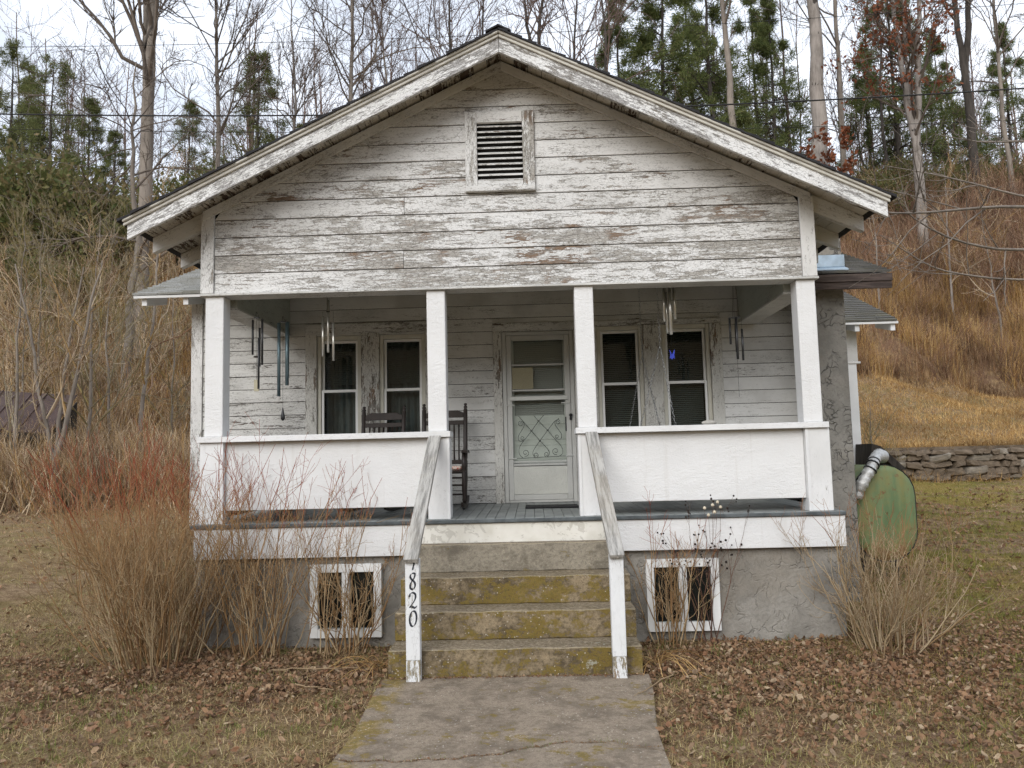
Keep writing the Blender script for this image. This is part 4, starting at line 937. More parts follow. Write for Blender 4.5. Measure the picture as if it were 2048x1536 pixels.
# porch swing on chains, set sideways behind the right half wall
SW = empty('porch_swing', (1.5, 1.25, ZFL+0.42)); tag(SW, 'porch swing hung on silver chains behind the right half wall', 'porch swing')
for k in range(6): box('seat_slat', -0.24+0.08*k, -0.175+0.08*k, -0.48, 0.48, 0.0, 0.02, M['swing'], SW, 0.004)
for k in range(3): box('back_slat', 0.255, 0.275, -0.48, 0.48, 0.06+0.10*k, 0.135+0.10*k, M['swing'], SW, 0.004)
for y in (-0.46, 0.42):
    box('seat_bearer', -0.26, 0.26, y, y+0.045, -0.045, -0.002, M['swing'], SW, 0.004)
    box('arm_rest', -0.25, 0.25, y, y+0.05, 0.20, 0.225, M['swing'], SW, 0.004)
    for x in (-0.22, 0.21): box('arm_post', x, x+0.04, y+0.005, y+0.045, 0.002, 0.199, M['swing'], SW, 0.004)
def chain(p0, p1, name='chain', pitch=0.036):
    p0, p1 = np.array(p0, float), np.array(p1, float); d = p1-p0; L = np.linalg.norm(d); d /= L
    a = np.cross(d, [0.3, 0.9, 0.1]); a /= np.linalg.norm(a); b = np.cross(d, a)
    n = int(L/pitch); q = []
    th = np.linspace(0, 2*np.pi, 9)
    for k in range(n):
        o = p0 + d*(k+0.5)*pitch; u = a if k % 2 else b
        P = o + np.outer(np.cos(th)*pitch*0.64, d) + np.outer(np.sin(th)*0.0095, u)
        q.append(tubes(P[None], np.full((1, 9), 0.0028), 4))
    V, F, _ = merge(q); npobj(name, V, F, M['steel'], SW, True)
for y, xh, zk in ((-0.44, 0.06, 1.30), (0.44, -0.01, 1.30)):
    top = (xh, y, 3.80-ZFL-0.42); knot = (xh+0.01, y, zk)
    chain(top, knot); chain(knot, (-0.23, y, 0.225)); chain(knot, (0.23, y, 0.225))
# smooth stone on the rail cap
bm = bmesh.new(); bmesh.ops.create_icosphere(bm, subdivisions=3, radius=1.0)
for v in bm.verts: v.co.x *= 0.072*(1+0.1*math.sin(v.co.y*3)); v.co.y *= 0.05; v.co.z = v.co.z*0.026*(1+0.15*v.co.x*4)
me = bpy.data.meshes.new('stone'); bm.to_mesh(me); bm.free()
o = link('stone', me, M['stone'], None, True); o.location = (1.905, 0.12, ZCAP+0.024); tag(o, 'smooth pale grey stone lying on the right rail cap', 'stone')

# wind chimes
def chime(loc, tubes_, label, mat, disc_r=0.03, clapper=None, sail=None, hang=0.12):
    """loc: hook under the beam; tubes_: (angle, radius, top drop, length, tube radius)"""
    c = empty('wind_chime', loc); tag(c, label, 'wind chime', 'wind chimes hung round the porch')
    lathe('top_disc', [(0, -hang), (disc_r, -hang), (disc_r, -hang-0.007), (0, -hang-0.007)], M['chime_dark'], c, seg=14, smooth=False)
    for k in range(3):
        a = k*2.094; tube_obj('cord', [(0, 0, 0), (disc_r*0.8*math.cos(a), disc_r*0.8*math.sin(a), -hang)], 0.0016, M['wire'], c, 3)
    zmin = 0
    for a, r, dr, L, tr in tubes_:
        x, y = r*math.cos(a), r*math.sin(a)
        tube_obj('chime_tube', [(x, y, -hang-dr), (x, y, -hang-dr-L)], tr, mat, c, 8)
        tube_obj('tube_cord', [(x, y, -hang), (x, y, -hang-dr)], 0.0014, M['wire'], c, 3)
        zmin = min(zmin, -hang-dr-L)
    if clapper is not None:
        zc, rc = clapper; lathe('clapper', [(0, zc), (rc, zc), (rc, zc-0.014), (0, zc-0.014)], M['shed_wood'], c, seg=12, smooth=False)
    if sail is not None:
        tube_obj('centre_cord', [(0, 0, -hang), (0, 0, sail[1])], 0.0016, M['wire'], c, 3)
        k, z = sail
        if k == 'card': box('sail', -0.025, 0.025, -0.003, 0.003, z-0.12, z, M['straw_card'], c, 0.003)
        if k == 'drop': lathe('sail', [(0, z), (0.006, z-0.02), (0.012, z-0.05), (0.022, z-0.10), (0.022, z-0.125), (0.012, z-0.145), (0, z-0.15)], M['chime_dark'], c, seg=10)
        if k == 'bird':
            pl = [(x*0.62, q*0.9) for x, q in [(0, 0), (0.035, 0.055), (0.05, 0.06), (0.036, 0.005), (0.042, -0.045), (0.018, -0.03), (0, -0.052), (-0.02, -0.03), (-0.04, -0.04), (-0.026, 0.01), (-0.04, 0.062), (-0.02, 0.04)]]
            prism('sail', [(x, z-0.05+q) for x, q in pl], -0.004, 0.004, M['blue'], c)
    return c
chime((-2.60, 0.33, 3.284), [(2.6, 0.06, 0.02, 0.36, 0.011), (0.2, 0.055, 0.02, 0.47, 0.011), (-0.9, 0.06, 0.22, 0.52, 0.011), (1.4, 0.06, 0.1, 0.40, 0.011)], 'dark wind chime with tan card sail, nearest the left corner post', M['chime_dark'], clapper=(-0.46, 0.03), sail=('card', -0.70), hang=0.06)
chime((-2.42, 0.62, 3.284), [(2.7, 0.055, 0.01, 0.78, 0.017), (-2.2, 0.05, 0.03, 0.70, 0.017), (-0.4, 0.055, 0.02, 0.66, 0.019), (0.6, 0.05, 0.0, 0.60, 0.017)], 'long blue-grey wind chime ending in a black teardrop weight', M['chime_blue'], sail=('drop', -0.96), hang=0.06)
chime((-1.915, 0.52, 3.800), [(3.1, 0.055, 0.05, 0.42, 0.0125), (1.8, 0.004, -0.12, 0.55, 0.0125), (0.0, 0.055, 0.12, 0.40, 0.0125)], 'small silver wind chime with three tubes before left window', M['chime_silver'], hang=0.50, disc_r=0.02)
chime((1.625, 0.42, 3.800), [(2.9, 0.06, 0.0, 0.36, 0.016), (-1.7, 0.02, -0.02, 0.52, 0.018), (0.2, 0.05, 0.0, 0.34, 0.015), (2.2, 0.05, 0.05, 0.43, 0.012)], 'silver wind chime with a bright blue sail over right window', M['chime_silver'], sail=('bird', -1.02), hang=0.36, disc_r=0.06)
chime((2.33, 0.60, 3.80), [(3.0, 0.06, 0.0, 0.28, 0.012), (-1.6, 0.02, 0.0, 0.44, 0.014), (0.2, 0.065, 0.12, 0.33, 0.012), (1.4, 0.03, 0.06, 0.30, 0.012)], 'dark wind chime with thin cord below, near right corner post', M['chime_dark'], sail=('none', -1.50), hang=0.67, disc_r=0.05)

# ---------------------------------------------------------------- oil tank with its wrapped pipe
TX, TY, TZ = 4.365, 2.05, float(ground_z(4.3, 2.6))
T = empty('oil_tank', (TX, TY, TZ)); tag(T, 'rusty green upright heating oil tank beside the chimney', 'oil tank')
def stadium(w, h, n=12):
    r = w/2; a = np.linspace(0, np.pi, n)
    top = [(r*math.cos(t), h/2-r+r*math.sin(t)) for t in a]; bot = [(-r*math.cos(t), -(h/2-r)-r*math.sin(t)) for t in a]
    return np.array(top+bot)
tz0 = 1.545-1.15/2-TZ
def ringz(sc, y, inset=0.0): s = stadium(0.735-inset, 1.15-inset); return np.stack([s[:, 0]*sc, np.full(len(s), y), s[:, 1]*sc+tz0], 1)
rings = [ringz(0.02, -0.035), ringz(0.5, -0.03), ringz(0.86, -0.015, 0.0), ringz(0.965, 0.004), ringz(0.985, 0.02)]
def loft(name, rings, mat, parent, smooth=True):
    m = len(rings[0]); V = np.concatenate(rings); F = np.concatenate([np.stack([i*m+np.arange(m), i*m+(np.arange(m)+1) % m, (i+1)*m+(np.arange(m)+1) % m, (i+1)*m+np.arange(m)], 1) for i in range(len(rings)-1)])
    return npobj(name, V, F, mat, parent, smooth)
loft('end_cap', rings, M['tank'], T)
loft('rim', [ringz(0.986, 0.02), ringz(1.012, 0.018), ringz(1.012, 0.05), ringz(0.99, 0.052)], M['iron'], T, False)
loft('shell', [ringz(0.99, 0.05), ringz(0.99, 1.45), ringz(0.8, 1.49), ringz(0.02, 1.50)], M['tank'], T)
for x in (-0.2, 0.2):
    for y in (0.25, 1.25): tube_obj('leg', [(x, y, tz0-0.52), (x, y, -0.03)], 0.022, M['iron'], T, 8)
# foil-wrapped vent pipe curling over the tank and down its left side
pp = np.array([at(1768, 914, 2.30), at(1752, 910, 2.1), at(1746, 930, 1.93), at(1733, 952, 1.90), at(1721, 974, 1.90), at(1716, 1000, 1.93)])
t = np.linspace(0, 5, 34); i = np.clip(t.astype(int), 0, 4); f = (t-i)[:, None]; pp = pp[i]*(1-f) + pp[i+1]*f
k = np.ones(7)/7; pp = np.stack([np.convolve(np.pad(pp[:, j], 3, mode='edge'), k, 'valid') for j in range(3)], 1)
rr = 0.066*(1+0.10*np.sin(np.arange(34)*2.1)+0.06*np.sin(np.arange(34)*5.3)); rr[0] *= 0.8; rr[:6] *= 1.2; rr[28:] *= 0.7
FP = tube_obj('insulated_pipe', pp-np.array([TX, TY, TZ]), rr, M['foil'], T, 14)
for q in (11, 13, 16): tube_obj('pipe_strap', [(*(pp[q]-np.array([TX, TY, TZ])-(pp[q+1]-pp[q])*0.3),), (*(pp[q]-np.array([TX, TY, TZ])+(pp[q+1]-pp[q])*0.3),)], rr[q]*1.12, M['iron'], T, 14)
# dark sloped bulkhead boards behind the tank
pb = [at(1727, 888, 4.6), at(1745, 893, 4.6), at(1795, 938, 4.6), at(1775, 938, 4.6), at(1740, 905, 4.6), at(1740, 940, 4.6), at(1727, 940, 4.6)]
BK = prism('cellar_bulkhead', [(p[0], p[2]) for p in pb] + [(pb[2][0], 0.3), ][:0], 4.3, 4.9, M['shed_wood']); 
BK.name = 'cellar_bulkhead'; tag(BK, 'dark sloping cellar door cheek behind the green tank', 'cellar door')

# ---------------------------------------------------------------- maroon roofed shed on the left
SH = empty('shed', (-14.6, 14.0, 0.9)); tag(SH, 'small dark shed with maroon metal roof among the brush', 'shed')
# eave line runs down to the right: front slope seen from the house
e0, e1 = np.array([-16.6, 13.4, 3.02]), np.array([-12.95, 13.9, 2.72]); up = np.array([-0.35, 1.9, 1.18])
off = np.array(SH.location)
def quadslab(name, a, b, c, d, th, mat, parent):
    a, b, c, d = [np.array(p)-off for p in (a, b, c, d)]; t = np.array([0, 0, -th])
    return hexa(name, [a+t, b+t, c+t, d+t, a, b, c, d], mat, parent, 0)
n = 9
for k in range(n):
    f0, f1 = k/n, (k+1)/n
    a, b = e0+(e1-e0)*(f0+0.004), e0+(e1-e0)*(f1-0.004)
    quadslab('roof_sheet', a, b, b+up, a+up, 0.03, M['maroon'], SH)
    rp = e0+(e1-e0)*f1; tube_obj('roof_rib', [rp-off+[0, 0, 0.012], rp+up-off+[0, 0, 0.012]], 0.022, M['maroon'], SH, 5)
quadslab('fascia', e0+[0, 0.03, -0.04], e1+[0, 0.03, -0.04], e1+[0, 0.06, -0.04], e0+[0, 0.06, -0.04], 0.16, M['shed_wood'], SH)
for k in range(16):
    a, b = e0+(e1-e0)*(0.03+k*0.06), e0+(e1-e0)*(0.03+(k+1)*0.06-0.004)
    a = a+[0, 0.35, -0.03]; b = b+[0, 0.35, -0.03]
    hexa('wall_plank', [np.array(p)-off for p in ([a[0], a[1], 0.6], [b[0], b[1], 0.6], [b[0], b[1]+0.03, 0.6], [a[0], a[1]+0.03, 0.6], a, b, b+[0, 0.03, 0], a+[0, 0.03, 0])], M['shed_wood'], SH, 0)
quadslab('side_wall', e1+[-0.2, 0.4, 0.0], e1+[-0.16, 0.4, 0.0], e1+[-0.5, 2.2, 1.0], e1+[-0.54, 2.2, 1.0], 2.2, M['shed_wood'], SH)

# ---------------------------------------------------------------- dry-stone retaining wall on the right
RW = empty('stone_retaining_wall', (14, 14, 0.9)); tag(RW, 'low rubble stone retaining wall below the tan field', 'stone wall')
def rock_mesh(seed):
    r = np.random.default_rng(seed); bm = bmesh.new(); bmesh.ops.create_cube(bm, size=1.0)
    bmesh.ops.bevel(bm, geom=list(bm.edges), offset=0.16, segments=1, affect='EDGES')
    for v in bm.verts: v.co += Vector(r.normal(0, 0.085, 3))
    me = bpy.data.meshes.new('stone'); bm.to_mesh(me); bm.free(); return me
rocks = []
for k in range(8):
    me = rock_mesh(k); me.materials.append(M['rubble_pale'] if k in (2, 6) else M['rubble']); rocks.append(me)
rg = np.random.default_rng(3)
zc = 0.0
for row in range(5):
    h = rg.uniform(0.13, 0.22); x = 7.5 + rg.uniform(0, 0.3)
    while x < 17.5:
        w = rg.uniform(0.14, 0.6)
        k = int(rg.integers(0, 8)) if x > 11.5 or rg.random() > 0.3 else int(rg.choice([0, 1, 3, 4]))
        o = bpy.data.objects.new('stone', rocks[k]); COL.objects.link(o); o.parent = RW
        o.location = (x+w/2-14, 14.0+rg.uniform(-0.05, 0.05)-14, 0.87+zc+h/2-0.9); o.scale = (w*1.03, 0.38, h*1.06); o.rotation_euler = (rg.uniform(-.15, .15), rg.uniform(-.2, .2), rg.uniform(-.25, .25))
        x += w
    zc += h*0.97
box('wall_fill', -6.5, 3.6, 0.10, 0.3, -0.2, 0.86, M['rubble'], RW, 0)

# ---------------------------------------------------------------- overhead wires
def wire(pts, r, label):
    P = np.array(pts, float); o0 = P[0].copy()
    V, F, _ = tubes((P-o0)[None], np.full((1, len(P)), r), 5); o = npobj('overhead_wire', V, F, M['wire'], None, True); o.location = o0
    tag(o, label, 'wire', 'overhead wires')
def sag(a, b, s, n=20):
    t = np.linspace(0, 1, n)[:, None]; P = np.array(a)*(1-t) + np.array(b)*t; P[:, 2] -= (4*s*t*(1-t))[:, 0]; return P
wire(sag(at(-500, 214, 9), at(2600, 134, 9), 0.55), 0.017, 'thick black overhead cable crossing the picture behind the gable')
wire(sag(at(-500, 243, 9.5), at(2600, 215, 9.5), 0.4), 0.006, 'thin overhead wire just below the thick black cable')
wire(sag(at(-400, 95, 12), at(2600, -40, 12), 0.5), 0.007, 'thin overhead wire highest on the left, crossing the sky')

# ---------------------------------------------------------------- vegetation generators
def unit(v): return v/(np.linalg.norm(v, axis=-1, keepdims=True)+1e-9)
def grow(P, R, nchild, t0, t1, ang, lenf, up, wig, npts, rf, rtip, rg, L=None, droop=0.0):
    """children of the polylines P (m,n,3) with radii R; returns their polylines and radii"""
    m, n, _ = P.shape; idx = np.repeat(np.arange(m), nchild); k = len(idx)
    t = rg.uniform(t0, t1, k); s = t*(n-1); i = np.clip(s.astype(int), 0, n-2); f = (s-i)[:, None]
    o = P[idx, i]*(1-f) + P[idx, i+1]*f; T = unit(P[idx, i+1]-P[idx, i]); r0 = R[idx, i]*(1-f[:, 0]) + R[idx, i+1]*f[:, 0]
    q = unit(np.cross(T, unit(rg.normal(size=(k, 3))))); a = rg.uniform(ang[0], ang[1], k)[:, None]
    d = unit(np.cos(a)*T + np.sin(a)*q)
    PL = np.linalg.norm(np.diff(P, axis=1), axis=2).sum(1)[idx] if L is None else np.full(k, L)
    ln = PL*rg.uniform(lenf[0], lenf[1], k)*(1-0.45*(t-t0)/(t1-t0+1e-6))
    pts = [o]; st = (ln/(npts-1))[:, None]
    for j in range(npts-1):
        d = unit(d + np.array([0, 0, up/(npts-1)]) + wig*rg.normal(size=(k, 3)) - np.array([0, 0, droop*j/(npts-1)]))
        pts.append(pts[-1]+d*st)
    Q = np.stack(pts, 1); r0 = np.minimum(r0*rf, r0*0.95)
    RR = r0[:, None]*(1-np.linspace(0, 1, npts)[None]) + np.minimum(rtip, r0)[:, None]*np.linspace(0, 1, npts)[None]
    return Q, RR

def trunk_path(h, lean, wig, n, rg, start=(0, 0, 0)):
    z = np.linspace(0, 1, n); w = np.cumsum(rg.normal(0, wig, (n, 2)), 0)*h/n; w -= w[0]
    return np.stack([start[0]+lean[0]*h*z+w[:, 0], start[1]+lean[1]*h*z+w[:, 1], start[2]+h*z], 1)

def branches_mesh(name, stems, radii, rg, n1=14, n2=6, n3=6, n4=0, t0=0.3, len1=(0.25, 0.5), up=0.45, wig=0.2, rtip=0.008, ang1=(0.5, 1.0), droop=0.0):
    P = np.stack(stems); R = np.stack(radii)
    lv = []
    a = grow(P, R, n1, t0, 0.98, ang1, len1, up, wig, 7, 0.5, rtip*1.6, rg, droop=droop); lv.append((a, 4))
    b = grow(*a, n2, 0.2, 1.0, (0.4, 0.9), (0.3, 0.6), up*0.7, wig*1.1, 5, 0.6, rtip*1.2, rg); lv.append((b, 3))
    c = grow(*b, n3, 0.15, 1.0, (0.35, 0.9), (0.35, 0.7), up*0.5, wig*1.2, 4, 0.7, rtip*0.8, rg); lv.append((c, 1))
    if n4: d = grow(*c, n4, 0.2, 1.0, (0.35, 0.9), (0.4, 0.8), up*0.4, wig, 3, 0.8, rtip*0.6, rg); lv.append((d, 1))
    V, F, _ = merge([tubes(q[0], q[1], s) for q, s in lv])
    return mesh_np(name, V, F), a, b, c

def flare(n, r0, r1, foot=1.35): t = np.linspace(0, 1, n); return (r0*(1-t)+r1*t)*(1+(foot-1)*np.exp(-t*18))

def bare_tree(label, px, py, Y, h, r, seed, mat='bark_grey', twig='twig_grey', lean=(0, 0), fork=None, name='bare_tree', z=None, **kw):
    """tree whose foot stands at x of pixel column px on the ground at depth Y"""
    p = at(px, py, Y); gz = float(ground_z(p[0], Y)) - 0.15 if z is None else z
    rg = np.random.default_rng(seed)
    E_ = empty(name, (p[0], Y, gz)); tag(E_, label, 'tree')
    n = 16
    if fork:
        fz, spread = fork; low = trunk_path(h*fz, lean, 0.05, n, rg); stems = []; rs = []
        parts = [(low, flare(n, r, r*0.85))]
        for s in spread:
            st = trunk_path(h*(1-fz), (s[0], s[1]), 0.07, n, rg, low[-1]-[0, 0, r*0.6]); parts.append((st, np.linspace(r*s[2], r*s[2]*0.25, n))); stems.append(st); rs.append(parts[-1][1])
        V, F, _ = merge([tubes(q[None], rr[None], 12) for q, rr in parts])
    else:
        st = trunk_path(h, lean, kw.pop('twig_wig', 0.06), n, rg); rr = flare(n, r, r*0.12); stems, rs = [st], [rr]
        V, F, _ = tubes(st[None], rr[None], 12)
    npobj('trunk', V, F, M[mat], E_, True)
    me, a, b, c = branches_mesh('branches', stems, rs, rg, **kw)
    link('crown', me, M[twig], E_, True)
    return E_, (a, b, c), rg

def cards(C, D, L, Wd, rg, fold=0.0):
    """leaf cards: centres C, directions D, lengths L, widths Wd -> one quad each"""
    k = len(C); D = unit(D); s = unit(np.cross(D, unit(rg.normal(size=(k, 3))))); L = np.broadcast_to(L, k)[:, None]; Wd = np.broadcast_to(Wd, k)[:, None]
    V = np.stack([C - s*Wd*0.35, C + D*L*0.5 - s*Wd, C + D*L, C + D*L*0.5 + s*Wd], 1)
    V[:, 2] += rg.normal(0, 1, (k, 3))*L*0.06
    F = np.arange(k*4).reshape(k, 4)
    return V.reshape(-1, 3), F

_con = {}
def conifer_mesh(kind, seed, h, r, spread, nb, ncard, dens_t0=0.25, cl=0.34, cw=0.05, droop=0.15, tuft=5):
    key = (kind, seed)
    rg = np.random.default_rng(seed)
    st = trunk_path(h, (0.01, 0.0), 0.03, 14, rg); rr = np.linspace(r, r*0.1, 14)
    tv = tubes(st[None], rr[None], 8)
    # branches, longest low in the crown
    t = np.sort(rg.uniform(dens_t0, 0.985, nb)); s = t*13; i = np.clip(s.astype(int), 0, 12); f = (s-i)[:, None]
    o = st[i]*(1-f)+st[i+1]*f; az = rg.uniform(0, 2*np.pi, nb)
    prof = (1-t)**0.95 + 0.04
    if kind == 'pine': prof = np.where(t < 0.55, 0.55+0.45*rg.random(nb), (1-t)**0.6+0.10)
    ln = spread*prof*rg.uniform(0.55, 1.1, nb)
    d = np.stack([np.cos(az), np.sin(az), rg.uniform(-0.1, 0.35, nb)], 1)
    pts = [o]
    for j in range(5): d = unit(d+np.stack([0.1*rg.normal(size=nb), 0.1*rg.normal(size=nb), np.full(nb, -droop*0.3+(0.1 if kind == 'pine' else 0))], 1)); pts.append(pts[-1]+d*(ln/5)[:, None])
    B = np.stack(pts, 1); BR = np.linspace(1, 0.25, 6)[None]*np.maximum(0.012, 0.016*ln)[:, None]
    sub, sr = grow(B, BR, 6, 0.42, 1.0, (0.5, 1.1), (0.2, 0.42), 0.1, 0.1, 4, 0.6, 0.006, rg)
    bv = merge([tubes(B, BR, 4), tubes(sub, sr, 3)])
    # needle tufts on the twigs
    m = len(sub); nt = max(1, ncard//(m*tuft))
    idx = np.repeat(np.arange(m), nt); tt = rg.uniform(0.25, 1.05, len(idx)); ss = np.clip(tt, 0, 0.999)*3; ii = ss.astype(int); ff = (ss-ii)[:, None]
    c = sub[idx, ii]*(1-ff)+sub[idx, ii+1]*ff; dr = unit(sub[idx, ii+1]-sub[idx, ii])
    C = np.repeat(c, tuft, 0); D = np.repeat(dr, tuft, 0) + rg.normal(0, 0.75, (len(C), 3)) + np.array([0, 0, 0.15])
    lv = cards(C + rg.normal(0, 0.12, C.shape), D, cl*rg.uniform(0.6, 1.3, len(C)), cw*rg.uniform(0.6, 1.4, len(C)), rg)
    return mesh_np('trunk', tv[0], tv[1]), mesh_np('branches', bv[0], bv[1]), mesh_np('crown', lv[0], lv[1])
def conifer(label, px, Y, meshes, sc=1.0, rz=0.0, mats=('bark_dark', 'needle'), py=400, z=None, name='pine_tree', sxy=None):
    p = at(px, py, Y); E_ = empty(name, (p[0], Y, (float(ground_z(p[0], Y))-0.2) if z is None else z), rz); E_.scale = (sxy or sc, sxy or sc, sc); tag(E_, label, 'tree')
    for nm, me, mt_ in zip(('trunk', 'branches', 'crown'), meshes, (mats[0], mats[0], mats[1])):
        if not me.materials: me.materials.append(M[mt_])
        o = bpy.data.objects.new(nm, me); COL.objects.link(o); o.parent = E_
        if nm == 'branches': o['kind'] = 'stuff'
    return E_

# ---------------------------------------------------------------- trees, left to right
PINE_A = conifer_mesh('pine', 11, 14, 0.19, 3.6, 60, 14000, 0.40, 0.26, 0.018)
PINE_B = conifer_mesh('hemlock', 12, 13, 0.16, 4.0, 80, 15000, 0.12, 0.26, 0.018, 0.05)
HEM_A = conifer_mesh('hemlock', 13, 19, 0.2, 5.6, 120, 36000, 0.08, 0.28, 0.022, 0.30)
HEM_B = conifer_mesh('hemlock', 14, 18, 0.2, 4.8, 105, 31000, 0.10, 0.28, 0.022, 0.25)
HN = ('bark_dark', 'needle_dark')
for me_ in (HEM_A, HEM_B):
    for me, k in zip(me_, ('bark_dark', 'bark_dark', 'needle_dark')): me.materials.append(M[k])
conifer('clump-headed pine at the far left edge, cut by the frame', 10, 38, PINE_A, 0.85, 0.4)
conifer('clump-headed pine second from the left edge, leaning crown against sky', 95, 37, PINE_A, 0.83, 2.2)
conifer('short dark pine seen between leftmost pines and forked tree', 228, 40, PINE_B, 0.62, 1.0)
conifer('pointed bright green pine standing alone left of the gable roof', 512, 37, PINE_B, 0.82, 0.0, sxy=1.0)
conifer('slim pine partly hidden by bare branches, above left roof slope', 835, 42, PINE_B, 0.86, 3.0)
conifer('broad dark hemlock just right of the gable peak', 1330, 38, HEM_A, 0.98, 0.5, HN)
conifer('dark hemlock left of the pale knotty trunk', 1435, 36, HEM_B, 0.95, 2.5, HN)
conifer('narrow hemlock close beside the pale knotty trunk', 1560, 42, HEM_B, 0.85, 4.0, HN)
conifer('dark pine behind the rust-leaved tree on the right', 1810, 44, HEM_A, 1.0, 1.9, HN)
conifer('far hemlock at the right edge of the frame', 2035, 46, HEM_B, 0.8, 3.3, HN)
conifer('tall hemlock farther back, its crown between the peak and the broad hemlock', 1245, 45, HEM_B, 1.0, 5.0, HN)
conifer('tall hemlock farther back, filling the gap left of the grey trunk', 1400, 47, HEM_A, 1.05, 3.6, HN)
conifer('tall hemlock farther back, just left of the narrow one', 1520, 46, HEM_B, 1.0, 0.9, HN)
conifer('far pine rising behind the leftmost pines', 60, 45, PINE_B, 1.0, 1.4)
conifer('far pine seen left of the forked tree trunk', 175, 43, PINE_B, 0.85, 4.4)
conifer('far pine seen just right of the forked tree trunk', 375, 42, PINE_B, 0.75, 5.2)
conifer('far pine behind the thin bare tree, above left eave', 605, 46, PINE_B, 0.7, 0.6)
conifer('far hemlock right of the pale knotty trunk', 1745, 47, HEM_B, 0.75, 1.2, HN)
conifer('far hemlock between rust-leaved tree and two-stemmed dark tree', 1905, 48, HEM_A, 0.8, 2.8, HN)
conifer('pale green young pine in front of the dark hemlocks', 1500, 33, PINE_B, 0.55, 2.0)

bare_tree('tall forked bare tree with grey trunk at left, splitting high into two stems', 290, 420, 25, 26, 0.30, 21, fork=(0.42, ((-0.045, 0.02, 0.75), (0.055, 0.0, 0.8))), n1=16, n2=6, n3=6, n4=2, t0=0.05, len1=(0.3, 0.55), rtip=0.010)
bare_tree('crooked bare tree with long arching limbs, left of the forked tree', 266, 420, 22, 13, 0.19, 22, twig_wig=0.10, n1=18, n2=7, n3=6, n4=1, t0=0.35, len1=(0.35, 0.7), up=0.2, wig=0.24, rtip=0.010, lean=(-0.02, 0), ang1=(0.8, 1.4), droop=0.25)
bare_tree('slender dark bare tree left of the lone green pine', 432, 400, 29, 20, 0.16, 23, 'bark_grey', n1=26, n2=6, n3=5, n4=2, t0=0.3, len1=(0.2, 0.4), up=0.8, rtip=0.010)
bare_tree('thin bare tree between lone pine and the roof', 588, 400, 33, 17, 0.11, 24, 'bark_pale', n1=20, n2=6, n3=5, n4=1, t0=0.3, len1=(0.2, 0.4), up=0.9, rtip=0.010)
bare_tree('tall bare tree with straight trunk over the middle of left roof slope', 692, 300, 34, 22, 0.17, 25, 'bark_grey', n1=26, n2=7, n3=5, n4=1, t0=0.35, len1=(0.2, 0.4), up=0.6, rtip=0.011)
bare_tree('twiggy bare tree right of the straight one, over left roof slope', 765, 300, 37, 18, 0.12, 26, 'bark_grey', 'twig_red', n1=26, n2=7, n3=5, n4=1, t0=0.3, len1=(0.25, 0.45), up=0.6, rtip=0.011)
bare_tree('dark bare tree rising just left of the gable peak', 905, 200, 40, 20, 0.17, 27, 'bark_dark', 'twig_red', n1=22, n2=6, n3=5, n4=1, t0=0.4, len1=(0.25, 0.5), up=0.6, rtip=0.012)
bare_tree('bare tree rising directly above the gable peak', 955, 200, 43, 21, 0.16, 28, 'bark_dark', 'twig_red', n1=22, n2=6, n3=5, n4=1, t0=0.4, len1=(0.25, 0.5), up=0.6, rtip=0.012)
bare_tree('forked bare tree first to the right of the gable peak', 1068, 200, 41, 20, 0.19, 29, 'bark_dark', 'twig_red', fork=(0.5, ((-0.09, 0, 0.7), (0.12, 0, 0.75))), n1=14, n2=6, n3=5, n4=1, t0=0.2, len1=(0.25, 0.5), up=0.6, rtip=0.012)
bare_tree('curving bare tree second to the right of the gable peak', 1135, 200, 38, 19, 0.14, 30, 'bark_dark', 'twig_red', lean=(0.05, 0), twig_wig=0.13, n1=22, n2=6, n3=5, n4=1, t0=0.35, len1=(0.25, 0.5), up=0.5, rtip=0.012)
bare_tree('crooked bare tree third to the right of the gable peak', 1195, 220, 36, 18, 0.13, 31, 'bark_dark', 'twig_red', lean=(-0.03, 0), twig_wig=0.14, n1=22, n2=6, n3=5, n4=1, t0=0.35, len1=(0.25, 0.5), up=0.5, rtip=0.012)
bare_tree('grey trunk standing among the dark hemlocks right of the peak', 1478, 300, 33, 22, 0.24, 32, 'bark_grey', lean=(-0.03, 0), n1=12, n2=5, n3=5, t0=0.5, len1=(0.2, 0.35), rtip=0.012)
kt, _, _ = bare_tree('massive pale tree trunk with dark knots, behind right roof slope', 1651, 400, 33, 27, 0.50, 33, 'bark_pale', lean=(-0.005, 0), n1=14, n2=6, n3=5, n4=1, t0=0.45, len1=(0.25, 0.45), rtip=0.014)
bare_tree('thinner grey tree growing right behind the pale knotty trunk', 1682, 400, 36, 24, 0.18, 34, 'bark_grey', n1=16, n2=6, n3=5, n4=1, t0=0.4, len1=(0.2, 0.4), rtip=0.012)
bare_tree('dark thin tree between the knotty trunk and the rust-leaved tree', 1772, 400, 38, 22, 0.10, 35, 'bark_dark', n1=18, n2=5, n3=5, t0=0.35, len1=(0.15, 0.35), rtip=0.012)
ro, (ra, rb, rc), rgo = bare_tree('pale forked tree carrying rust-coloured leaves on the right', 1842, 430, 32, 19, 0.26, 36, 'bark_pale', fork=(0.28, ((-0.08, 0, 0.65), (0.09, 0.02, 0.7), (0.01, 0.05, 0.5))), n1=13, n2=6, n3=5, n4=0, t0=0.05, len1=(0.2, 0.42), rtip=0.012)
k = rgo.integers(0, len(rc[0]), 3600); C = rc[0][k, rgo.integers(1, 4, 3600)]; sel = rgo.random(3600) < 0.75*np.clip(1.5-np.abs(C[:, 2]-8.5)/5, 0, 1)
lv = cards(C[sel], rgo.normal(size=(sel.sum(), 3)), 0.22, 0.07, rgo); npobj('foliage', *lv, M['rust_leaf'], ro)
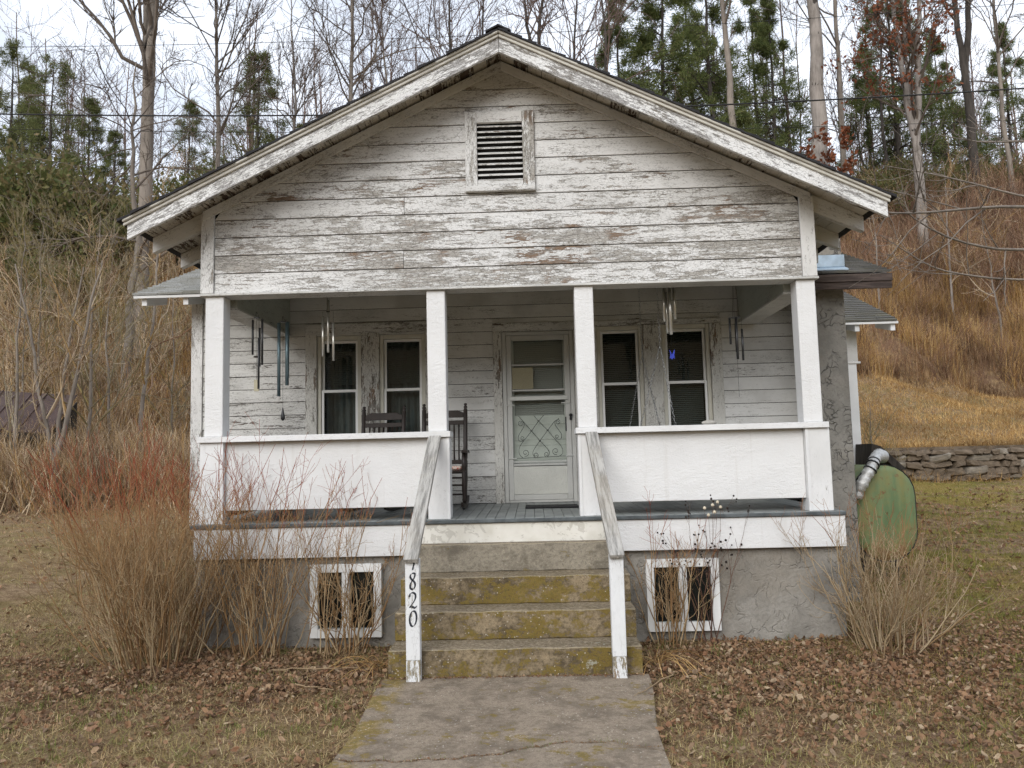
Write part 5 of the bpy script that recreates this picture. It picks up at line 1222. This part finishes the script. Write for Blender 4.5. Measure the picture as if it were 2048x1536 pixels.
bare_tree('dark bare tree with two stems near the right edge', 1960, 430, 37, 22, 0.25, 37, 'bark_dark', fork=(0.35, ((-0.06, 0, 0.7), (0.07, 0, 0.75))), n1=14, n2=6, n3=5, n4=1, t0=0.2, len1=(0.2, 0.4), rtip=0.013)
bare_tree('bare tree just inside the right edge of the frame', 2030, 430, 35, 20, 0.14, 38, 'bark_grey', n1=20, n2=6, n3=5, t0=0.3, len1=(0.2, 0.4), rtip=0.013)
# rust-leaved sapling at the foot of the knotty trunk
sp, (sa, sb, sc_), rgs = bare_tree('rust-leaved oak sapling at the foot of the pale knotty trunk', 1672, 400, 31.6, 6.2, 0.05, 39, 'bark_grey', n1=16, n2=5, n3=4, t0=0.15, len1=(0.25, 0.45), rtip=0.008, name='oak_sapling')
k = rgs.integers(0, len(sc_[0]), 900); C = sc_[0][k, rgs.integers(1, 4, 900)]; lv = cards(C, rgs.normal(size=(900, 3)), 0.24, 0.08, rgs); npobj('foliage', *lv, M['rust_leaf'], sp)

# distant wood behind, one mass
rg = np.random.default_rng(77)
def far_wood():
    n = 160; Y = rg.uniform(43, 85, n); px = rg.uniform(-100, 2150, n); p = CAM[0] + (px-1061)/FPX*(Y-CAM[1])
    st = []; R = []
    for i in range(n):
        h = rg.uniform(13, 20); b = trunk_path(h, (rg.normal(0, 0.02), 0), 0.06, 8, rg, (p[i], Y[i], float(ground_z(p[i], Y[i]))-0.3)); st.append(b); R.append(np.linspace(0.10, 0.025, 8)*rg.uniform(0.6, 1.5))
    P, R = np.stack(st), np.stack(R)
    a = grow(P, R, 20, 0.15, 1.0, (0.5, 1.1), (0.15, 0.38), 0.5, 0.2, 5, 0.5, 0.014, rg); b = grow(*a, 9, 0.2, 1.0, (0.4, 0.9), (0.3, 0.6), 0.4, 0.15, 4, 0.7, 0.012, rg)
    V, F, _ = merge([tubes(P, R, 5), tubes(*a, 3), tubes(*b, 1)])
    return tag(npobj('distant_wood', V, F, M['twig_red'], None), 'distant bare winter wood on the ridge behind the house', 'wood', kind='stuff')
far_wood()

# evergreen understorey shrubs on the slopes
def shrub_mesh(seed, w, h, ncl, per, cl=0.20, cw=0.055):
    rg = np.random.default_rng(seed)
    c = rg.normal(size=(ncl, 3)); c = unit(c)*rg.uniform(0.35, 1.0, (ncl, 1))**0.6; c[:, 2] = np.abs(c[:, 2]); c *= [w, w, h]; c[:, 2] += 0.15*h
    C = np.repeat(c, per, 0) + rg.normal(0, 0.16*w, (ncl*per, 3)); D = unit(C-[0, 0, -0.3]) + rg.normal(0, 0.7, C.shape)
    lv = cards(C, D, cl*rg.uniform(0.6, 1.4, len(C)), cw*rg.uniform(0.7, 1.3, len(C)), rg)
    base = np.zeros((ncl, 3)); base[:, :2] = rg.normal(0, 0.15*w, (ncl, 2)); t = np.linspace(0, 1, 5)[None, :, None]
    P = base[:, None]*(1-t) + c[:, None]*t; P[:, 1:-1] += rg.normal(0, 0.06*w, (ncl, 3, 3))
    sv = tubes(P, np.broadcast_to(np.linspace(0.03, 0.008, 5), (ncl, 5)), 4)
    return mesh_np('stems', sv[0], sv[1]), mesh_np('foliage', lv[0], lv[1])
SHR = [shrub_mesh(s, 1.5, 1.7, 70, 80, 0.13, 0.032) for s in (1, 2, 3)]
for st_, fo in SHR: st_.materials.append(M['bark_dark']); fo.materials.append(M['laurel'])
def evergreen(label, px, py, Y, k, sc):
    p = at(px, py, Y); E_ = empty('evergreen_shrub', (p[0], Y, float(ground_z(p[0], Y))-0.2), px*0.7); E_.scale = (sc,)*3; tag(E_, label, 'shrub', 'evergreen shrubs on the hillside')
    for nm, me in zip(('stems', 'foliage'), SHR[k]): o = bpy.data.objects.new(nm, me); COL.objects.link(o); o.parent = E_
for a in (('olive evergreen shrub at the far left edge under the pines', 15, 330, 33, 0, 2.8), ('olive evergreen shrub below the second leftmost pine', 110, 320, 34, 1, 2.8), ('dark evergreen shrub left of the forked trunk', 205, 350, 33, 2, 2.5),
          ('evergreen shrub just right of the forked trunk', 345, 350, 33, 0, 2.1), ('evergreen shrub under the slender dark bare tree', 425, 330, 35, 1, 1.9), ('evergreen shrub at the foot of the lone green pine', 520, 310, 37, 2, 1.8),
          ('lower evergreen shrub on the left bank, halfway down the slope', 170, 420, 28, 1, 1.4), ('lower evergreen shrub at the left edge, halfway down the slope', 30, 420, 29, 2, 1.5),
          ('evergreen shrub at the foot of the dark hemlocks', 1540, 330, 34, 0, 1.4), ('evergreen shrub right of the knotty trunk, nearest the roof end', 1735, 350, 35, 1, 1.3), ('evergreen shrub left of the pale forked tree foot', 1800, 350, 37, 2, 1.2),
          ('evergreen shrub right of the pale forked tree foot', 1900, 350, 38, 0, 1.2), ('evergreen shrub at the right edge of the frame', 2010, 330, 38, 1, 1.4)):
    evergreen(*a)

# ---------------------------------------------------------------- thicket on the left bank and tall dry grass on the right
def wedge(n, pxa, pxb, Ya, Yb, rg):
    Y = np.sqrt(rg.uniform(Ya**2, Yb**2, n)); px = rg.uniform(pxa, pxb, n); X = CAM[0] + (px-1061)/FPX*(Y-CAM[1])*1.0
    return np.stack([X, Y, ground_z(X, Y)-0.05], 1)
def stems_from(B, h, lean, npts, r0, rtip, rg, wig=0.10, up=0.25):
    k = len(B); d = unit(np.concatenate([rg.normal(0, lean, (k, 2)), np.ones((k, 1))], 1)); pts = [B]; st = (h/(npts-1))[:, None]
    for j in range(npts-1): d = unit(d + wig*rg.normal(size=(k, 3)) + [0, 0, up/(npts-1)]); pts.append(pts[-1]+d*st)
    return np.stack(pts, 1), np.linspace(1, 0, npts)[None]*r0[:, None] + rtip
rg = np.random.default_rng(5)
def thicket(name, label, n, reg, hr, mat, r0, rtip, clump=6, lean=0.3, n2=5, n3=0):
    B = wedge(n//clump, *reg, rg); B = np.repeat(B, clump, 0); B[:, :2] += rg.normal(0, 0.18, (len(B), 2)); B[:, 2] = ground_z(B[:, 0], B[:, 1])-0.05
    P, R = stems_from(B, rg.uniform(hr[0], hr[1], len(B)), lean, 6, rg.uniform(r0*0.5, r0, len(B)), rtip, rg)
    a = grow(P, R, n2, 0.2, 1.0, (0.3, 0.8), (0.25, 0.55), 0.5, 0.14, 4, 0.7, rtip, rg); L = [tubes(P, R, 3), tubes(*a, 1)]
    if n3: L.append(tubes(*grow(*a, n3, 0.2, 1.0, (0.3, 0.8), (0.35, 0.7), 0.4, 0.12, 3, 0.8, rtip*0.9, rg), 1))
    V, F, _ = merge(L); return tag(npobj(name, V, F, M[mat]), label, 'brush', kind='stuff')
thicket('brush_thicket', 'tangled grey-brown winter brush covering the left bank', 2000, (-60, 420, 17.5, 34), (1.0, 3.0), 'brush', 0.016, 0.005, n2=6, n3=2)
thicket('brush_thicket', 'low grey bramble along the lawn edge by the shed', 1900, (-80, 400, 11.6, 16.0), (0.8, 2.2), 'brush', 0.010, 0.003, n2=6, n3=2, lean=0.45)
thicket('brush_thicket', 'brown scrub over the upper right slope below the trees', 1700, (1690, 2130, 28, 38), (1.0, 2.8), 'brush_red', 0.014, 0.005, n2=5, n3=1)
thicket('brush_thicket', 'scrub along the crest behind the roof', 800, (420, 1700, 34, 40), (1.5, 3.2), 'brush', 0.014, 0.006, n2=5, n3=1)

def blades(B, h, w, rg, lean=0.35, curl=0.5, n=3):
    k = len(B); az = rg.uniform(0, 2*np.pi, k); d = np.stack([np.cos(az), np.sin(az), np.zeros(k)], 1); s = np.stack([-np.sin(az), np.cos(az), np.zeros(k)], 1)
    ln = np.abs(rg.normal(0, lean, k)); rows = []
    for j in range(n):
        t = j/(n-1); c = B + d*(h*(ln*t + curl*ln*t*t))[:, None] + np.array([0, 0, 1.0])*(h*t*(1-0.25*ln*t))[:, None]
        ww = w*(1-t*0.92); rows += [c - s*ww[:, None], c + s*ww[:, None]]
    V = np.stack(rows, 1).reshape(-1, 3); o = (np.arange(k)*2*n)[:, None]
    F = np.concatenate([np.concatenate([o+2*j, o+2*j+1, o+2*j+3, o+2*j+2], 1) for j in range(n-1)])
    return V, F
def tall_grass(label, n, clump, reg, hr, w, mat, spread=0.22, lean=0.3):
    B = wedge(n//clump, *reg, rg); hh = np.repeat(rg.uniform(hr[0], hr[1], len(B)), clump)*rg.uniform(0.5, 1.1, len(B)*clump); B = np.repeat(B, clump, 0); B[:, :2] += rg.normal(0, spread, (len(B), 2)); B[:, 2] = ground_z(B[:, 0], B[:, 1])-0.03
    V, F = blades(B, hh, np.full(len(B), w), rg, lean); return tag(npobj('tall_dry_grass', V, F, M[mat]), label, 'grass', kind='stuff')
tall_grass('tall orange-tan dry grass covering the right hillside', 20000, 80, (1640, 2130, 22.3, 33), (0.25, 1.1), 0.014, 'dry_grass', 0.28, 0.5)
tall_grass('pale straw clumps standing out on the right hillside', 9000, 90, (1650, 2130, 22.6, 33), (0.9, 1.7), 0.013, 'tan_grass', 0.22, 0.45)
tall_grass('dry tan grass under the brush on the left bank', 30000, 24, (-60, 420, 16.5, 32), (0.15, 0.65), 0.016, 'tan_grass', 0.3, 0.7)
tall_grass('short tan stubble on the field above the stone wall', 26000, 10, (1650, 2130, 14.4, 23), (0.10, 0.24), 0.012, 'tan_grass', 0.25, 0.7)
thicket('brush_thicket', 'reddish brown stems scattered through the right hillside grass', 1700, (1650, 2130, 22.8, 36), (0.5, 1.8), 'brush_red', 0.010, 0.004, n2=5, n3=1, lean=0.5)
tall_grass('tan grass fringe hanging over the stone wall top', 5000, 12, (1660, 2130, 13.95, 14.5), (0.15, 0.42), 0.010, 'tan_grass', 0.2, 0.9)

# individual saplings standing in the left bank
def sapling(label, px, py, Y, h, r, seed, mat='bark_grey', twig='brush', **kw):
    return bare_tree(label, px, py, Y, h, r, seed, mat, twig, name='bare_sapling', **kw)
sapling('grey leaning sapling nearest the house on the left bank', 268, 900, 14.5, 9, 0.075, 51, lean=(0.09, 0), n1=16, n2=6, n3=5, t0=0.3, len1=(0.2, 0.4), rtip=0.005)
sapling('forked sapling in front of the shed roof end', 108, 990, 12.2, 6.5, 0.10, 52, fork=(0.22, ((-0.25, 0, 0.6), (0.22, 0, 0.7), (0.05, 0.1, 0.6))), n1=9, n2=7, n3=6, t0=0.15, len1=(0.3, 0.55), rtip=0.004, up=0.6)
sapling('sapling with upright yellowish twigs at the left edge', 20, 990, 12.8, 7.5, 0.06, 53, twig='gold_twig', n1=18, n2=7, n3=5, t0=0.15, len1=(0.3, 0.5), rtip=0.004, up=0.9)
sapling('thin pale sapling right of the shed', 165, 980, 13.6, 8.0, 0.065, 54, twig='gold_twig', lean=(0.02, 0), n1=18, n2=7, n3=5, t0=0.2, len1=(0.3, 0.5), rtip=0.004, up=0.9)
sapling('yellow-twigged willow sapling high on the bank, left', 75, 600, 19, 8.0, 0.06, 55, twig='gold_twig', n1=22, n2=7, n3=5, t0=0.1, len1=(0.3, 0.55), rtip=0.005, up=1.0)
sapling('yellow-twigged willow sapling below the forked tree', 215, 600, 18, 7.5, 0.06, 56, twig='gold_twig', n1=22, n2=7, n3=5, t0=0.1, len1=(0.3, 0.55), rtip=0.005, up=1.0)
sapling('thin sapling close beside the left roof eave', 345, 620, 17, 7.0, 0.05, 57, twig='gold_twig', n1=18, n2=7, n3=5, t0=0.15, len1=(0.3, 0.5), rtip=0.005, up=0.8)
sapling('small grey sapling standing on the bank above the shed roof', 55, 780, 16.5, 6.5, 0.05, 58, n1=18, n2=6, n3=5, t0=0.2, len1=(0.3, 0.5), rtip=0.005)
sapling('small bare sapling low on the right hillside', 1760, 640, 25, 6.0, 0.05, 71, n1=16, n2=6, n3=5, t0=0.2, len1=(0.25, 0.45), rtip=0.006)
sapling('bare sapling halfway up the right hillside', 1900, 560, 27, 7.5, 0.06, 72, 'bark_pale', n1=16, n2=6, n3=5, t0=0.25, len1=(0.25, 0.45), rtip=0.006)
sapling('bare sapling near the right edge of the hillside', 2000, 600, 26, 6.5, 0.05, 73, n1=16, n2=6, n3=5, t0=0.2, len1=(0.3, 0.5), rtip=0.006, lean=(-0.08, 0))
# low multi-stem bush by the wall on the right
sapling('small leafless bush behind the tank, beside the house wing', 1740, 900, 8.5, 2.4, 0.03, 59, twig='gold_twig', n1=22, n2=6, n3=4, t0=0.05, len1=(0.3, 0.6), rtip=0.003, up=0.9)
# overhanging limbs of a tree that stands right of the frame
OT = empty('overhanging_tree', (9.6, 2.8, float(ground_z(9.6, 2.8))-0.1)); tag(OT, 'bare tree beyond the right edge reaching long limbs into view', 'tree')
o_ = np.array(OT.location); rgt = np.random.default_rng(8)
st = trunk_path(7.5, (0.05, 0), 0.06, 14, rgt); V, F, _ = tubes(st[None], flare(14, 0.14, 0.04)[None], 10); npobj('trunk', V, F, M['bark_grey'], OT, True)
def limb(pts, Y0, Y1, r0, r1):
    m = len(pts); W_ = np.array([at(px, py, Y0+(Y1-Y0)*i/(m-1)) for i, (px, py) in enumerate(pts)])-o_
    t = np.linspace(0, m-1, 14); i = np.clip(t.astype(int), 0, m-2); f = (t-i)[:, None]; Q = W_[i]*(1-f)+W_[i+1]*f
    Q[1:-1] = (Q[:-2]+Q[1:-1]*2+Q[2:])/4
    return Q, np.linspace(r0, r1, 14)
lim = [limb([(2330, 430), (2048, 412), (1960, 415), (1830, 428), (1740, 424), (1690, 402)], 2.6, -0.75, 0.024, 0.004), limb([(2330, 520), (2048, 498), (1995, 500), (1900, 480), (1810, 428), (1790, 388)], 2.6, 0.8, 0.024, 0.004),
       limb([(2330, 420), (2060, 398), (1940, 365), (1850, 345), (1760, 330)], 2.8, 2.0, 0.018, 0.004), limb([(2330, 300), (2048, 282), (1960, 285), (1870, 268)], 2.8, 2.5, 0.02, 0.004), limb([(2330, 560), (2000, 560), (1870, 540), (1760, 470)], 2.6, 1.0, 0.018, 0.004)]
P = np.stack([l[0] for l in lim]); R = np.stack([l[1] for l in lim])
a = grow(P, R, 9, 0.3, 1.0, (0.4, 1.0), (0.10, 0.28), 0.3, 0.16, 5, 0.6, 0.003, rgt); b = grow(*a, 3, 0.2, 1.0, (0.4, 0.9), (0.3, 0.6), 0.3, 0.14, 4, 0.7, 0.0025, rgt)
V, F, _ = merge([tubes(P, R, 6), tubes(*a, 4), tubes(*b, 3)]); npobj('limbs', V, F, M['bark_grey'], OT, True)

# ---------------------------------------------------------------- shrubs before the house
def shrub(name, label, base, nst, h, lean, mat, seed, rad_=0.2, r0=0.0065, n2=4, n3=2, tipr=0.0016, up=0.5, bias=(0, 0)):
    rg = np.random.default_rng(seed); B = np.zeros((nst, 3)); B[:, :2] = rg.normal(0, rad_, (nst, 2)); B[:, 2] = -0.03
    d = np.concatenate([B[:, :2]*1.2 + rg.normal(0, lean, (nst, 2)) + np.array(bias), np.ones((nst, 1))], 1); d = unit(d); hh = rg.uniform(h[0], h[1], nst)
    pts = [B]; n = 8
    for j in range(n-1): d = unit(d + 0.12*rg.normal(size=(nst, 3)) + [0, 0, up/(n-1)]); pts.append(pts[-1]+d*(hh/(n-1))[:, None])
    P = np.stack(pts, 1); R = np.linspace(1, 0, n)[None]*rg.uniform(r0*0.5, r0, nst)[:, None]+tipr
    a = grow(P, R, n2, 0.2, 0.85, (0.25, 0.7), (0.25, 0.55), 0.7, 0.13, 6, 0.75, tipr, rg); b = grow(*a, n3, 0.15, 0.9, (0.5, 1.25), (0.3, 0.7), 0.6, 0.2, 4, 0.8, tipr*0.85, rg)
    V, F, tt_ = merge([tubes(P, R, 4), tubes(*a, 3), tubes(*b, 3)])
    nz = np.concatenate([np.repeat(rg.normal(0, 0.17, len(q)), q.shape[1]*s) for q, s in ((P, 4), (a[0], 3), (b[0], 3))])
    tip = np.clip((V[:, 2]-h[1]*0.34)/(h[1]*0.50) + nz + 0.22*(tt_-0.6), 0, 1)
    o = npobj(name, V, F, M[mat], None, True, {'tip': tip}); o.location = base; tag(o, label, 'shrub', 'bare shrubs before the porch'); return o
shrub('red_twig_shrub', 'largest red-tipped bare shrub at the left corner of the house', (-3.25, -0.35, 0), 135, (0.7, 2.2), 0.15, 'shrub', 61, 0.25, n2=6, n3=4, bias=(0.0, -0.03))
shrub('red_twig_shrub', 'red-tipped bare shrub in front of the left basement wall', (-2.35, -0.28, 0), 44, (0.8, 2.0), 0.20, 'shrub', 62, 0.13, n2=5, n3=4)
shrub('red_twig_shrub', 'bare shrub growing before the left basement window', (-1.60, -0.25, 0), 30, (0.7, 1.85), 0.22, 'shrub', 63, 0.12, n2=5, n3=4, bias=(0.02, 0))
shrub('red_twig_shrub', 'small bare shrub right of the steps, before the right basement window', (1.42, -0.16, 0), 24, (0.5, 1.35), 0.20, 'shrub', 64, 0.10, n2=5, n3=3)
shrub('bare_shrub', 'spreading tan bare shrub at the right corner before the oil tank', (3.22, -0.42, 0), 70, (0.5, 1.4), 0.25, 'shrub_tan', 65, 0.14, n2=5, n3=3)
# tall weed with black seed heads
rgw = np.random.default_rng(9); E_ = empty('seedhead_weed', (1.78, -0.10, 0.0)); tag(E_, 'wispy dead weed with black seed heads against the right foundation', 'weed')
P, R = stems_from(np.concatenate([rgw.normal(0, 0.05, (9, 2)), np.full((9, 1), -0.02)], 1), rgw.uniform(0.7, 1.25, 9), 0.30, 8, np.full(9, 0.004), 0.0013, rgw, 0.05, 0.1)
a = grow(P, R, 5, 0.4, 1.0, (0.3, 0.8), (0.2, 0.4), 0.4, 0.08, 5, 0.8, 0.001, rgw); b = grow(*a, 2, 0.4, 1.0, (0.3, 0.8), (0.3, 0.6), 0.3, 0.06, 4, 0.9, 0.001, rgw)
V, F, _ = merge([tubes(P, R, 4), tubes(*a, 3), tubes(*b, 3)]); npobj('stems', V, F, M['weed'], E_)
bm = bmesh.new(); bmesh.ops.create_icosphere(bm, subdivisions=1, radius=1.0); iv = np.array([v.co[:] for v in bm.verts]); if_ = np.array([[v.index for v in f.verts] for f in bm.faces]); bm.free()
tips = np.concatenate([a[0][:, -1], b[0][:, -1]]); V = (iv[None]*0.0105*rgw.uniform(0.7, 1.2, (len(tips), 1, 1)) + tips[:, None]).reshape(-1, 3); F = (if_[None]+(np.arange(len(tips))*len(iv))[:, None, None]).reshape(-1, 3)
o = npobj('seed_heads', V, F, M['seed'], E_); o['kind'] = 'stuff'
tp = np.array([at(1425+dx, 1010+dy, -0.25) for dx, dy in ((0, 0), (10, -6), (16, 4), (4, 14), (-8, 20), (-16, 6))])-np.array([1.78, -0.10, 0])
V = (iv[None]*0.017 + tp[:, None]).reshape(-1, 3); F = (if_[None]+(np.arange(len(tp))*len(iv))[:, None, None]).reshape(-1, 3); npobj('fluffy_seed_heads', V, F, M['fluff'], E_)['kind'] = 'stuff'
Ps = np.stack([np.linspace([0.0, 0, 0], q, 6) for q in tp]); Ps[:, 1:5] += rgw.normal(0, 0.01, Ps[:, 1:5].shape); V, F, _ = tubes(Ps, np.full(Ps.shape[:2], 0.0016), 3); npobj('stems', V, F, M['weed'], E_)

# ---------------------------------------------------------------- lawn, leaves and litter
rg = np.random.default_rng(15)
def on_walk(x, y): return (x > -1.0) & (x < 1.01*(1 - 0.13*np.clip((-1.24-y)/1.8, 0, 1.1))) & (y < -1.2)
def on_steps(x, y): return (np.abs(x) < 1.03) & (y > -1.30) & (y < 0.1)
def under_house(x, y): return ((np.abs(x) < 3.06) & (y > 0.09) & (y < 2.1)) | ((np.abs(x) < 3.95) & (y >= 2.05) & (y < 8.4)) | ((x > 3.35) & (x < 3.93) & (y > 1.7) & (y < 2.3)) | ((x > 3.8) & (x < 5.35) & (y > 4.9) & (y < 7.5))
def scatter(n, x0, x1, y0, y1, power=1.0):
    u = rg.random(n)**power; y = y0+(y1-y0)*u; x = rg.uniform(x0, x1, n); k = ~(on_walk(x, y) | on_steps(x, y) | under_house(x, y)); return x[k], y[k]
x, y = scatter(190000, -6.2, 6.6, -4.2, 4.5, 1.6)
keep = rg.random(len(x)) > 0.35*litter_at(x, y); x, y = x[keep], y[keep]
ms = rg.random(len(x)) < sstep(0.8, 4.0, x+0.25*y)
for sel, mt_, lb in ((~ms, 'lawn_blade', 'short straw-coloured dormant lawn grass before the house'), (ms, 'lawn_blade_moss', 'mossy yellow-green lawn grass on the right')):
    B = np.stack([x[sel], y[sel], ground_z(x[sel], y[sel])-0.004], 1); V, F = blades(B, rg.uniform(0.02, 0.06, len(B)), rg.uniform(0.002, 0.0045, len(B)), rg, 1.1, 0.6, 2)
    tag(npobj('lawn_grass', V, F, M[mt_]), lb, 'grass', kind='stuff')
x, y = scatter(26000, 5, 15, 3, 13.8); x2, y2 = scatter(13000, -17, -4, 3, 14)
for (x, y), mt_, lb in (((x, y), 'lawn_blade_moss', 'far mossy lawn grass between the tank and the stone wall'), ((x2, y2), 'lawn_blade', 'far straw lawn grass left of the house')):
    B = np.stack([x, y, ground_z(x, y)-0.005], 1); V, F = blades(B, rg.uniform(0.03, 0.08, len(B)), rg.uniform(0.004, 0.008, len(B)), rg, 0.9, 0.6, 2)
    tag(npobj('lawn_grass', V, F, M[mt_]), lb, 'grass', kind='stuff')
# green tufts
tx, ty = scatter(420, -5.5, 7, -3.6, 6.0); tx = np.repeat(tx, 26)+rg.normal(0, 0.04, len(tx)*26); ty = np.repeat(ty, 26)+rg.normal(0, 0.04, len(ty)*26)
k = ~(on_walk(tx, ty) | on_steps(tx, ty) | under_house(tx, ty)); tx, ty = tx[k], ty[k]
B = np.stack([tx, ty, ground_z(tx, ty)-0.004], 1); V, F = blades(B, rg.uniform(0.03, 0.10, len(B)), rg.uniform(0.0015, 0.003, len(B)), rg, 0.6, 0.8, 3); tag(npobj('grass_tufts', V, F, M['green_tuft']), 'small green grass tufts scattered through the lawn', 'grass', kind='stuff')
# fallen leaves: curled, folded along the midrib
def leaves(x, y, size, zoff, rg):
    k = len(x); az = rg.uniform(0, 2*np.pi, k); tilt = rg.normal(0, 0.6, (k, 2)); d = unit(np.stack([np.cos(az), np.sin(az), tilt[:, 0]], 1)); s = unit(np.stack([-np.sin(az), np.cos(az), tilt[:, 1]], 1)); nrm = np.cross(d, s)
    L = size[:, None]; w = L*rg.uniform(0.16, 0.44, (k, 1)); cu = rg.normal(0.12, 0.18, (k, 1))*L; c = np.stack([x, y, ground_z(x, y)+zoff], 1)
    A = c-d*L*0.5+nrm*cu; Bm = c+nrm*0.0; Cc = c+d*L*0.5+nrm*cu*1.3
    l1 = c-d*L*0.12-s*w+nrm*cu*rg.uniform(0.3, 1.6, (k, 1)); l2 = c+d*L*0.22-s*w*0.8+nrm*cu; r1_ = c-d*L*0.12+s*w+nrm*cu*rg.uniform(0.3, 1.6, (k, 1)); r2_ = c+d*L*0.22+s*w*0.8+nrm*cu
    V = np.stack([A, l1, l2, Cc, r2_, r1_, Bm], 1).reshape(-1, 3); o = (np.arange(k)*7)[:, None]
    F = np.concatenate([o+[0, 1, 2, 6], o+[6, 2, 3, 4], o+[0, 6, 4, 5]])
    return V, F
x, y = scatter(210000, -6.2, 6.4, -4.0, 3.0); k = rg.random(len(x)) < 0.85*np.clip(0.10+0.9*litter_at(x, y), 0, 1)**1.5; x, y = x[k], y[k]
V, F = leaves(x, y, 0.012+0.052*rg.random(len(x))**2.2, rg.uniform(0.004, 0.03, len(x)), rg)
x, y = scatter(9000, -17, -4, 3, 15.5); xr, yr = scatter(7000, 4, 13, 2, 12); x, y = np.concatenate([x, xr]), np.concatenate([y, yr]); k = rg.random(len(x)) < 0.25+0.75*litter_at(x, y); V2, F2 = leaves(x[k], y[k], rg.uniform(0.05, 0.1, k.sum()), rg.uniform(0.004, 0.04, k.sum()), rg)
V, F, _ = merge([(V, F), (V2, F2)]); tag(npobj('fallen_leaves', V, F, M['leaf']), 'brown oak leaves littering the beds and lawn', 'leaves', kind='stuff')
# crumbs and moss in the walk crack and at the foot of the steps
xc = rg.uniform(-1.0, 1.0, 900); yc = np.array([crack(q) for q in xc])+rg.normal(0, 0.009, 900)*(rg.random(900) < 0.4); xd = rg.uniform(-1.0, 1.0, 700); yd_ = -1.235-np.abs(rg.normal(0, 0.02, 700))
V, F = leaves(np.concatenate([xc, xd]), np.concatenate([yc, yd_]), np.concatenate([rg.uniform(0.003, 0.014, 900), rg.uniform(0.008, 0.03, 700)]), 0.026+rg.uniform(0.0, 0.01, 1600), rg)
tag(npobj('walk_debris', V, F, M['leaf']), 'leaf crumbs caught in the walkway crack and step foot', 'leaf litter', kind='stuff')
xc = rg.uniform(-1.0, 1.0, 500); xc = xc[(np.abs(xc-0.12) < 0.12) | (np.abs(xc-0.6) < 0.08) | (rg.random(500) < 0.15)]; yc = np.array([crack(q) for q in xc])+rg.normal(0, 0.012, len(xc))
V, F = blades(np.stack([xc, yc, np.full(len(xc), 0.005)], 1), rg.uniform(0.02, 0.05, len(xc)), np.full(len(xc), 0.002), rg, 0.8, 0.6, 2); tag(npobj('crack_moss', V, F, M['green_tuft']), 'green moss and grass growing in the walkway crack', 'moss', kind='stuff')
# dead straw tuft and fallen twigs
def straw(label, px, py, n, L, seed):
    r = np.random.default_rng(seed); p = at(px, py, -0.9); p[2] = 0; B = np.concatenate([r.normal(0, 0.06, (n, 2)), np.zeros((n, 1))], 1); az = r.uniform(0, 2*np.pi, n); pts = [B]; d = unit(np.stack([np.cos(az)*0.5, np.sin(az)*0.5, np.full(n, 1.3)], 1))
    for j in range(9): d = unit(d+np.stack([np.cos(az)*0.16, np.sin(az)*0.16, np.full(n, -0.28)], 1)+r.normal(0, 0.05, (n, 3))); pts.append(pts[-1]+d*(L*r.uniform(0.6, 1.1, n)/9)[:, None])
    P = np.stack(pts, 1); P[:, :, 2] = np.maximum(P[:, :, 2], 0.01); V, F, _ = tubes(P, np.full(P.shape[:2], 0.0028), 3); o = npobj('straw_tuft', V, F, M['tan_grass']); o.location = p; tag(o, label, 'grass tuft')
straw('dead straw tuft curling beside the right end of the steps', 1312, 1310, 26, 0.62, 1); straw('dead straw tuft curling beside the left end of the steps', 752, 1290, 20, 0.55, 2)
def twig(label, a, b, Z, r, seed):
    rr = np.random.default_rng(seed); d0 = CF + CR*(a[0]-1024)/FPX - CU*(a[1]-768)/FPX; d1 = CF + CR*(b[0]-1024)/FPX - CU*(b[1]-768)/FPX
    p0 = CAM+d0*((Z-CAM[2])/d0[2]); p1 = CAM+d1*((Z-CAM[2])/d1[2]); t = np.linspace(0, 1, 9)[:, None]; P = (p1-p0)*t; P[1:-1] += rr.normal(0, 0.012, (7, 3))*[1, 1, 0.4]; V, F, _ = tubes(P[None], np.linspace(r, r*0.4, 9)[None], 6)
    o = npobj('fallen_twig', V, F, M['shrub_tan'], None, True); o.location = p0; tag(o, label, 'twig')
twig('pale dead stalk lying from leaves onto the walk', (1345, 1350), (1268, 1392), 0.035, 0.006, 1)
twig('long pale fallen twig on the leaves left of the walk', (545, 1340), (720, 1335), 0.04, 0.006, 2)
twig('short fallen twig near the left end of the steps', (590, 1368), (668, 1380), 0.04, 0.006, 3)
twig('long thin red-brown twig lying on the right lawn', (1840, 1300), (2010, 1165), 0.05, 0.005, 4)
